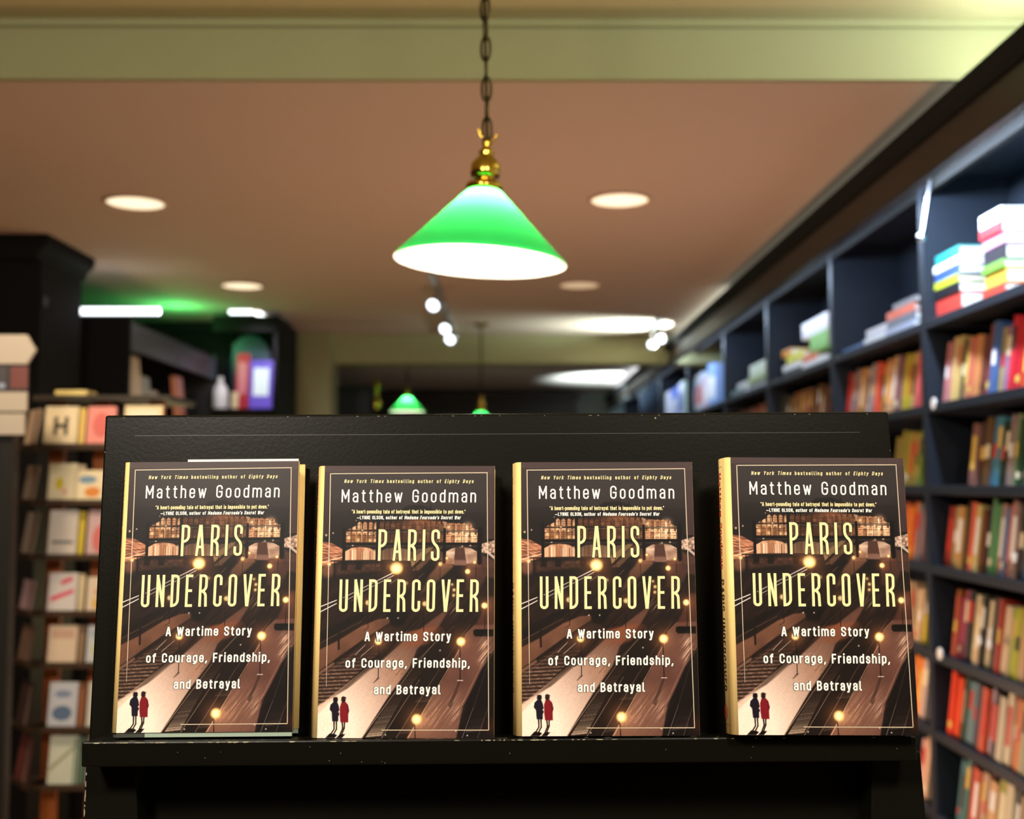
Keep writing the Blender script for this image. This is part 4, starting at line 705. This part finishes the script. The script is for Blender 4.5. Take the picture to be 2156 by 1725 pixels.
# ---------------------------------------------------------------- display stand
ROLL = R(-.3)
BZ = at(1070, 1555, 1.035).z; LF = 1.033; BF = 1.082; LEAN = R(7.0)
stand = thing('display_stand', 'black painted sloping display stand holding four copies of a novel', 'display stand', (0, 1.2, 0), (0, ROLL, R(.3)))
def LS(mb): mb.v = [(x, y-1.2, z) for x, y, z in mb.v]; return mb
tz = math.tan(LEAN); H0 = at(1070, 871, 1.119).z
bm_ = MB(); x0b, x1b, x0t, x1t = at(203, 1555, 1.083).x, at(1944, 1555, 1.083).x, at(240, 872, 1.119).x, at(1888, 868, 1.119).x
def bx(z, s):   # edge of the board at height z
    t = (z-BZ)/(H0-BZ); return (x0b+(x0t-x0b)*t) if s < 0 else (x1b+(x1t-x1b)*t)
def slab(z0, z1, f, b, ins=0):
    m = MB(); k = []
    for z in (z0, z1):
        y = BF+(z-BZ)*tz; k += [(bx(z, -1)+ins, y+f, z), (bx(z, 1)-ins, y+f, z), (bx(z, 1)-ins, y+b, z), (bx(z, -1)+ins, y+b, z)]
    m.v = k; m.f = [(0, 3, 2, 1), (4, 5, 6, 7), (0, 1, 5, 4), (1, 2, 6, 5), (2, 3, 7, 6), (3, 0, 4, 7)]; m.m = [0]*6; return m
obj('back_board', LS(slab(BZ-.02, H0, 0, .018)), blackd, stand, bevel=.0022)
obj('groove_line', LS(slab(H0-.0206, H0-.0200, -.0004, -.0001, .03)), mat('scored_line_highlight', (38, 36, 27), .4), stand)  # groove as a paler strip, the light it catches put into its colour
# lower front: two slanting side boards and a panel set back between them
zl = BZ-.0235
obj('front_panel', LS(slab(.03, BZ-.0201, .03, .045, .012)), blackd, stand)
for s in (-1, 1):
    m = MB(); k = []
    for z in (.03, zl):
        y = BF+(z-BZ)*tz; xo = bx(z, s); xi = xo-s*(.045 if z > 1 else .16); k += [(min(xo, xi), y-.004, z), (max(xo, xi), y-.004, z), (max(xo, xi), y+.0295, z), (min(xo, xi), y+.0295, z)]
    m.v = k; m.f = [(0, 3, 2, 1), (4, 5, 6, 7), (0, 1, 5, 4), (1, 2, 6, 5), (2, 3, 7, 6), (3, 0, 4, 7)]; m.m = [0]*6
    obj('side_board', LS(m), blackd, stand, bevel=.001)
    obj('rear_leg', LS(MB().prism([(BF+.06, BZ+.1), (BF+.1, BZ+.1), (BF+.5, 0), (BF+.46, 0)], s*.33-.012, s*.33+.012, 'x')), blackd, stand)
lx0, lx1 = at(187, 1560, LF).x, at(1946, 1555, LF).x; LH = .0222
chip = mat('bare_chipped_edge', (150, 144, 122), .7)
dl = math.tan(LEAN)
led = obj('ledge', LS(MB().prism([(LF, BZ-LH), (BF+.0005, BZ-LH-dl*(BF-LF)), (BF-.0008, BZ-dl*(BF-LF)), (LF, BZ)], lx0, lx1, 'x')), blackd, stand, bevel=.0016)
cm = MB(); rr = random.Random(3)
def chip_poly(cx, cz, rx, rz, y, tilt=0):
    n = 7; cm.face([(cx+rx*math.cos(a)*rr.uniform(.6, 1.1), y+tilt*(rz*math.sin(a)), cz+rz*math.sin(a)*rr.uniform(.5, 1.1)) for a in [2*math.pi*i/n for i in range(n)]])
for i in range(60):
    x = rr.choice([rr.uniform(lx0, lx1), rr.uniform(lx0, lx0+.18), rr.uniform(-.02, .12)]); w_ = rr.uniform(.0006, .004); chip_poly(x, BZ-.0012, w_, rr.uniform(.0002, .0006), LF-.0001, 1)
for i in range(26): x = rr.uniform(lx0, lx1); cm.face([(x, LF+.002, BZ), (x+rr.uniform(.001, .012), LF+.002, BZ), (x+.004, LF+.0035, BZ-.0001)])
for i in range(14): chip_poly(rr.uniform(lx0, lx1), rr.uniform(BZ-LH+.001, BZ-.004), .0004, .0004, LF-.0001)
obj('chipped_paint', LS(cm), chip, led, label='pale chips along the worn front edge')['kind'] = 'stuff'
cm = MB()
for i in range(16):
    z = rr.uniform(BZ-.075, BZ-.03); chip_poly(bx(z, -1)+.0012, z, .0007, rr.uniform(.001, .004), BF+(z-BZ)*tz-.0045)
for i in range(9): z = rr.uniform(BZ, H0); s = rr.choice((-1, 1)); chip_poly(bx(z, s)-s*.0018, z, .0003, rr.uniform(.0003, .0009), BF+(z-BZ)*tz-.0003)
for i in range(22): chip_poly(rr.uniform(x0t+.01, x1t-.01), H0-.0022, rr.uniform(.0003, .0016), .00025, BF+(H0-BZ)*tz-.0004)
chip_poly(at(1402, 880, 1.1).x, at(1402, 880, 1.1).z, .0011, .0011, BF+(at(1402, 880, 1.1).z-BZ)*tz-.0004)
obj('chipped_paint', LS(cm), chip, stand, label='pale chips on the board edges')['kind'] = 'stuff'
# ---------------------------------------------------------------- the four copies of the novel
W_ART, HB, TH, WRAP = .159, .2465, .030, .0046
WT = WRAP+W_ART
GN = (380, 570); PIC = cover_picture(*GN)
def artmat():
    m = bpy.data.materials.new('printed_station_picture'); m.use_nodes = True; nt = m.node_tree; b = nt.nodes['Principled BSDF']
    a = nt.nodes.new('ShaderNodeVertexColor'); a.layer_name = 'print'; nt.links.new(a.outputs['Color'], b.inputs['Base Color'])
    b.inputs['Roughness'].default_value = .38; b.inputs['Specular IOR Level'].default_value = .35; return m
ART = artmat()
def art_mesh():
    nx, ny = GN; xs = WRAP+np.linspace(0, 1, nx)*W_ART; zs_ = HB*(1-np.linspace(0, 1, ny)); v = np.zeros((ny, nx, 3))
    v[..., 0] = xs[None, :]; v[..., 2] = zs_[:, None]; v[..., 1] = -.0003
    me = bpy.data.meshes.new('cover_picture'); idx = np.arange(nx*ny).reshape(ny, nx)
    q = np.stack([idx[1:, :-1], idx[1:, 1:], idx[:-1, 1:], idx[:-1, :-1]], -1).reshape(-1, 4)
    me.vertices.add(nx*ny); me.vertices.foreach_set('co', v.reshape(-1)); me.loops.add(q.size); me.loops.foreach_set('vertex_index', q.reshape(-1))
    me.polygons.add(len(q)); me.polygons.foreach_set('loop_start', np.arange(0, q.size, 4)); me.polygons.foreach_set('loop_total', np.full(len(q), 4)); me.update(calc_edges=True)
    c = PIC; l = np.where(c <= .04045, c/12.92, ((c+.055)/1.055)**2.4); rgba = np.ones((ny, nx, 4)); rgba[..., :3] = l
    at_ = me.color_attributes.new('print', 'FLOAT_COLOR', 'POINT'); at_.data.foreach_set('color', rgba.reshape(-1)); me.materials.append(ART); me.validate(); return me
ARTM = art_mesh()
def cov(x, y, e=-.0005):
    v = (y-74)/1488; u = (x-101)/(945+31*v); return (WRAP+u*W_ART, e, HB*(1-v))
ink_title = mat('printed_cream_yellow', (250, 234, 172), .35); ink_white = mat('printed_white', (252, 250, 242), .35); ink_gold = mat('printed_pale_gold', (214, 196, 170), .4)
ink_shadow = mat('printed_dark_outline', (34, 22, 18), .45)
jyellow = mat('jacket_yellow', (250, 216, 142), .45); ink_red = mat('printed_red', (176, 40, 36), .45); ink_dark = mat('printed_dark_brown', (50, 34, 24), .45)
def line_mb(lines, m=None, grow=0, e=-.0005, mi=0):
    m = m or MB(); m.mi = mi
    for l in lines:
        l = list(l); l[5] += grow; l[1] -= grow/2; l[2] += grow/2; l[3] += grow/2; l[4] += grow
        pi = None; k = 0
        for *q, gi in lettering(*l):
            k = 0 if gi != pi else k+1; pi = gi; m.face([cov(x, y, e-k*3e-6) for x, y in q])
    return m
LET = {}
for n_, ls in cover_lines().items():
    m = MB(); big = n_ in ('title_lettering', 'subtitle_lettering')
    if big: line_mb(ls, m, 5 if n_ == 'title_lettering' else 4, -.0005, 1)
    if n_ == 'author_lettering': line_mb(ls[:1], m, 0, -.0007, 0); line_mb(ls[1:], m, 0, -.0007, 2)
    elif n_ == 'quotation_lettering': line_mb(ls[:1], m, 0, -.0007, 2); line_mb(ls[1:], m, 0, -.0007, 0)
    else: line_mb(ls, m, 0, -.0007, 0)
    me = bpy.data.meshes.new(n_); me.from_pydata(m.v, [], m.f)
    for mm in (ink_title if n_ == 'title_lettering' else ink_white, ink_shadow, mat('printed_pale_cream', (244, 226, 170), .4)): me.materials.append(mm)
    me.polygons.foreach_set('material_index', m.m); me.update(); LET[n_] = me
bm2 = MB()
def strip(a, b, w): 
    dx, dy = b[0]-a[0], b[1]-a[1]; l = math.hypot(dx, dy); nx, ny = -dy/l*w/2, dx/l*w/2
    e = -.00045; bm2.face([cov(a[0]+nx, a[1]+ny, e), cov(b[0]+nx, b[1]+ny, e), cov(b[0]-nx, b[1]-ny, e), cov(a[0]-nx, a[1]-ny, e)])
strip((131, 119), (1008, 112), 4.4); strip((1005, 112), (1048, 1522), 4); strip((134, 117), (139, 700), 4.4); strip((139, 700), (143, 1180), 3.4); strip((143, 1180), (144, 1290), 1.8); strip((455, 1520), (1050, 1520), 4)
LET['border_line'] = bpy.data.meshes.new('border_line'); LET['border_line'].from_pydata(bm2.v, [], bm2.f); LET['border_line'].materials.append(ink_gold)
# spine print (runs down the spine, letter tops towards the front)
sp = MB()
def spine_line(text, s0, s1, cap, stroke, mi, c=.5):
    sp.mi = mi
    for k, (*q, gi) in enumerate(lettering(text, s0, s1, 0, cap, stroke, (), .74, .46, .26, .3)): sp.face([(-.0031-(k % 40)*3e-6, TH*c+cap/2+y, HB-x) for x, y in q])
spine_line('Matthew Goodman', HB*.055, HB*.41, .0115, .0015, 0); spine_line('PARIS UNDERCOVER', HB*.45, HB*.85, .0125, .0016, 1)
sp.mi = 0
for k in range(18):
    a, b = 2*math.pi*k/18, 2*math.pi*(k+1)/18; c_, s_ = TH*.5, HB*.075
    sp.face([(-.0031, c_+r*math.cos(t_), s_+r*math.sin(t_)) for r, t_ in ((.0068, a), (.0068, b), (.0058, b), (.0058, a))])
sp.face([(-.0031, c_-.003, s_-.003), (-.0031, c_+.003, s_-.003), (-.0031, c_+.003, s_+.001), (-.0031, c_, s_+.004), (-.0031, c_-.003, s_+.001)])
sp.mi = 1
for a, b, c_, d_ in ((.003, .0033, .008, HB-.008), (TH-.0033, TH-.003, .008, HB-.008)): sp.face([(-.0031, a, c_), (-.0031, b, c_), (-.0031, b, d_), (-.0031, a, d_)])
for z in (.008, HB-.008): sp.face([(-.0031, .003, z), (-.0031, TH-.003, z), (-.0031, TH-.003, z+.0003), (-.0031, .003, z+.0003)])
SPM = bpy.data.meshes.new('spine_lettering'); SPM.from_pydata(sp.v, [], sp.f); SPM.materials.append(ink_red); SPM.materials.append(ink_dark); SPM.polygons.foreach_set('material_index', sp.m)
def novel(pbl, Y, label, roll, yaw, lean, raise_=0, sc=1.0, flap=False, ext=0):
    p = at(pbl[0], pbl[1], Y)
    t = thing('hardcover_book', label, 'book', p-Vector((WRAP*sc, 0, raise_)), (-lean, roll, yaw), 'copies of the new novel on the display ledge'); t.scale = (sc, sc, sc)
    dz = raise_
    bo = MB(); bo.mi = 0
    bo.box(.030, WT-.0006, .0010, .0038, 0, HB).box(.030, WT+ext-.0006, TH-.0038, TH-.0010, 0, HB); bo.mi = 1
    bo.box(.0040, .0299, .0010, .0038, 0, HB).box(.0040, .0299, TH-.0038, TH-.0010, 0, HB).box(.0006, .0039, .004, TH-.004, 0, HB)
    obj('cover_boards', bo, [mat('grey_green_board', (150, 166, 150), .6), mat('dark_spine_cloth', (52, 54, 48), .7)], t, label='grey-green boards with dark spine cloth')
    obj('page_block', MB().box(.0041, WT-.0034, .0049, TH-.0049, .003, HB-.003), paper, t, bevel=.0005)
    # jacket: wraps front, rounded spine, back; flaps folded in
    prof = [(WT-.06, .0043), (WT, .0043), (WT, 0), (.006, 0)]+[(.006-.006*math.sin(a)-.001*(a > .5), .006-.006*math.cos(a)) for a in [math.pi/2*i/6 for i in range(1, 7)]]
    prof += [(-.0026, TH*.35), (-.0030, TH*.5), (-.0026, TH*.65)]+[(.006-.006*math.cos(a)-.001*(a < 1), TH-.006+.006*math.sin(a)) for a in [math.pi/2*i/6 for i in range(0, 6)]]+[(.006, TH), (WT+ext, TH), (WT+ext, TH-.0043), (WT-.06, TH-.0043)]
    j = MB()
    for i in range(len(prof)-1):
        (a, b), (c, d) = prof[i], prof[i+1]; j.face([(a, b, dz), (c, d, dz), (c, d, HB+dz), (a, b, HB+dz)])
    jo = obj('dust_jacket', j, jyellow, t, smooth=True); s_ = jo.modifiers.new('paper', 'SOLIDIFY'); s_.thickness = .0003; s_.offset = 0
    link('cover_picture', ARTM, jo, (0, 0, dz))
    for n_, me in LET.items(): link(n_, me, jo, (0, 0, dz))
    link('spine_lettering', SPM, jo, (0, 0, dz))
    if flap: obj('jacket_flap', MB().box(WT*.36, WT-.0004, .0004, .0008, dz+HB*.4, HB+dz+.0022), whitepaper, t)
    return t
novel((244.5, 1544), 1.048, 'leftmost copy of the novel, its jacket slipped up above the boards', R(-.45), 0, R(6.3), .0042, flap=True, ext=.001)
novel((667.5, 1554.5), 1.043, 'second copy of the novel from the left on the display', R(.05), 0, R(6.2))
novel((1099, 1550.6), 1.035, 'third copy of the novel from the left on the display', R(-.1), 0, R(6.2))
novel((1555, 1547.8), 1.020, 'rightmost copy of the novel, with most of its yellow spine showing', R(.25), R(.2), R(6.2), sc=1.0)
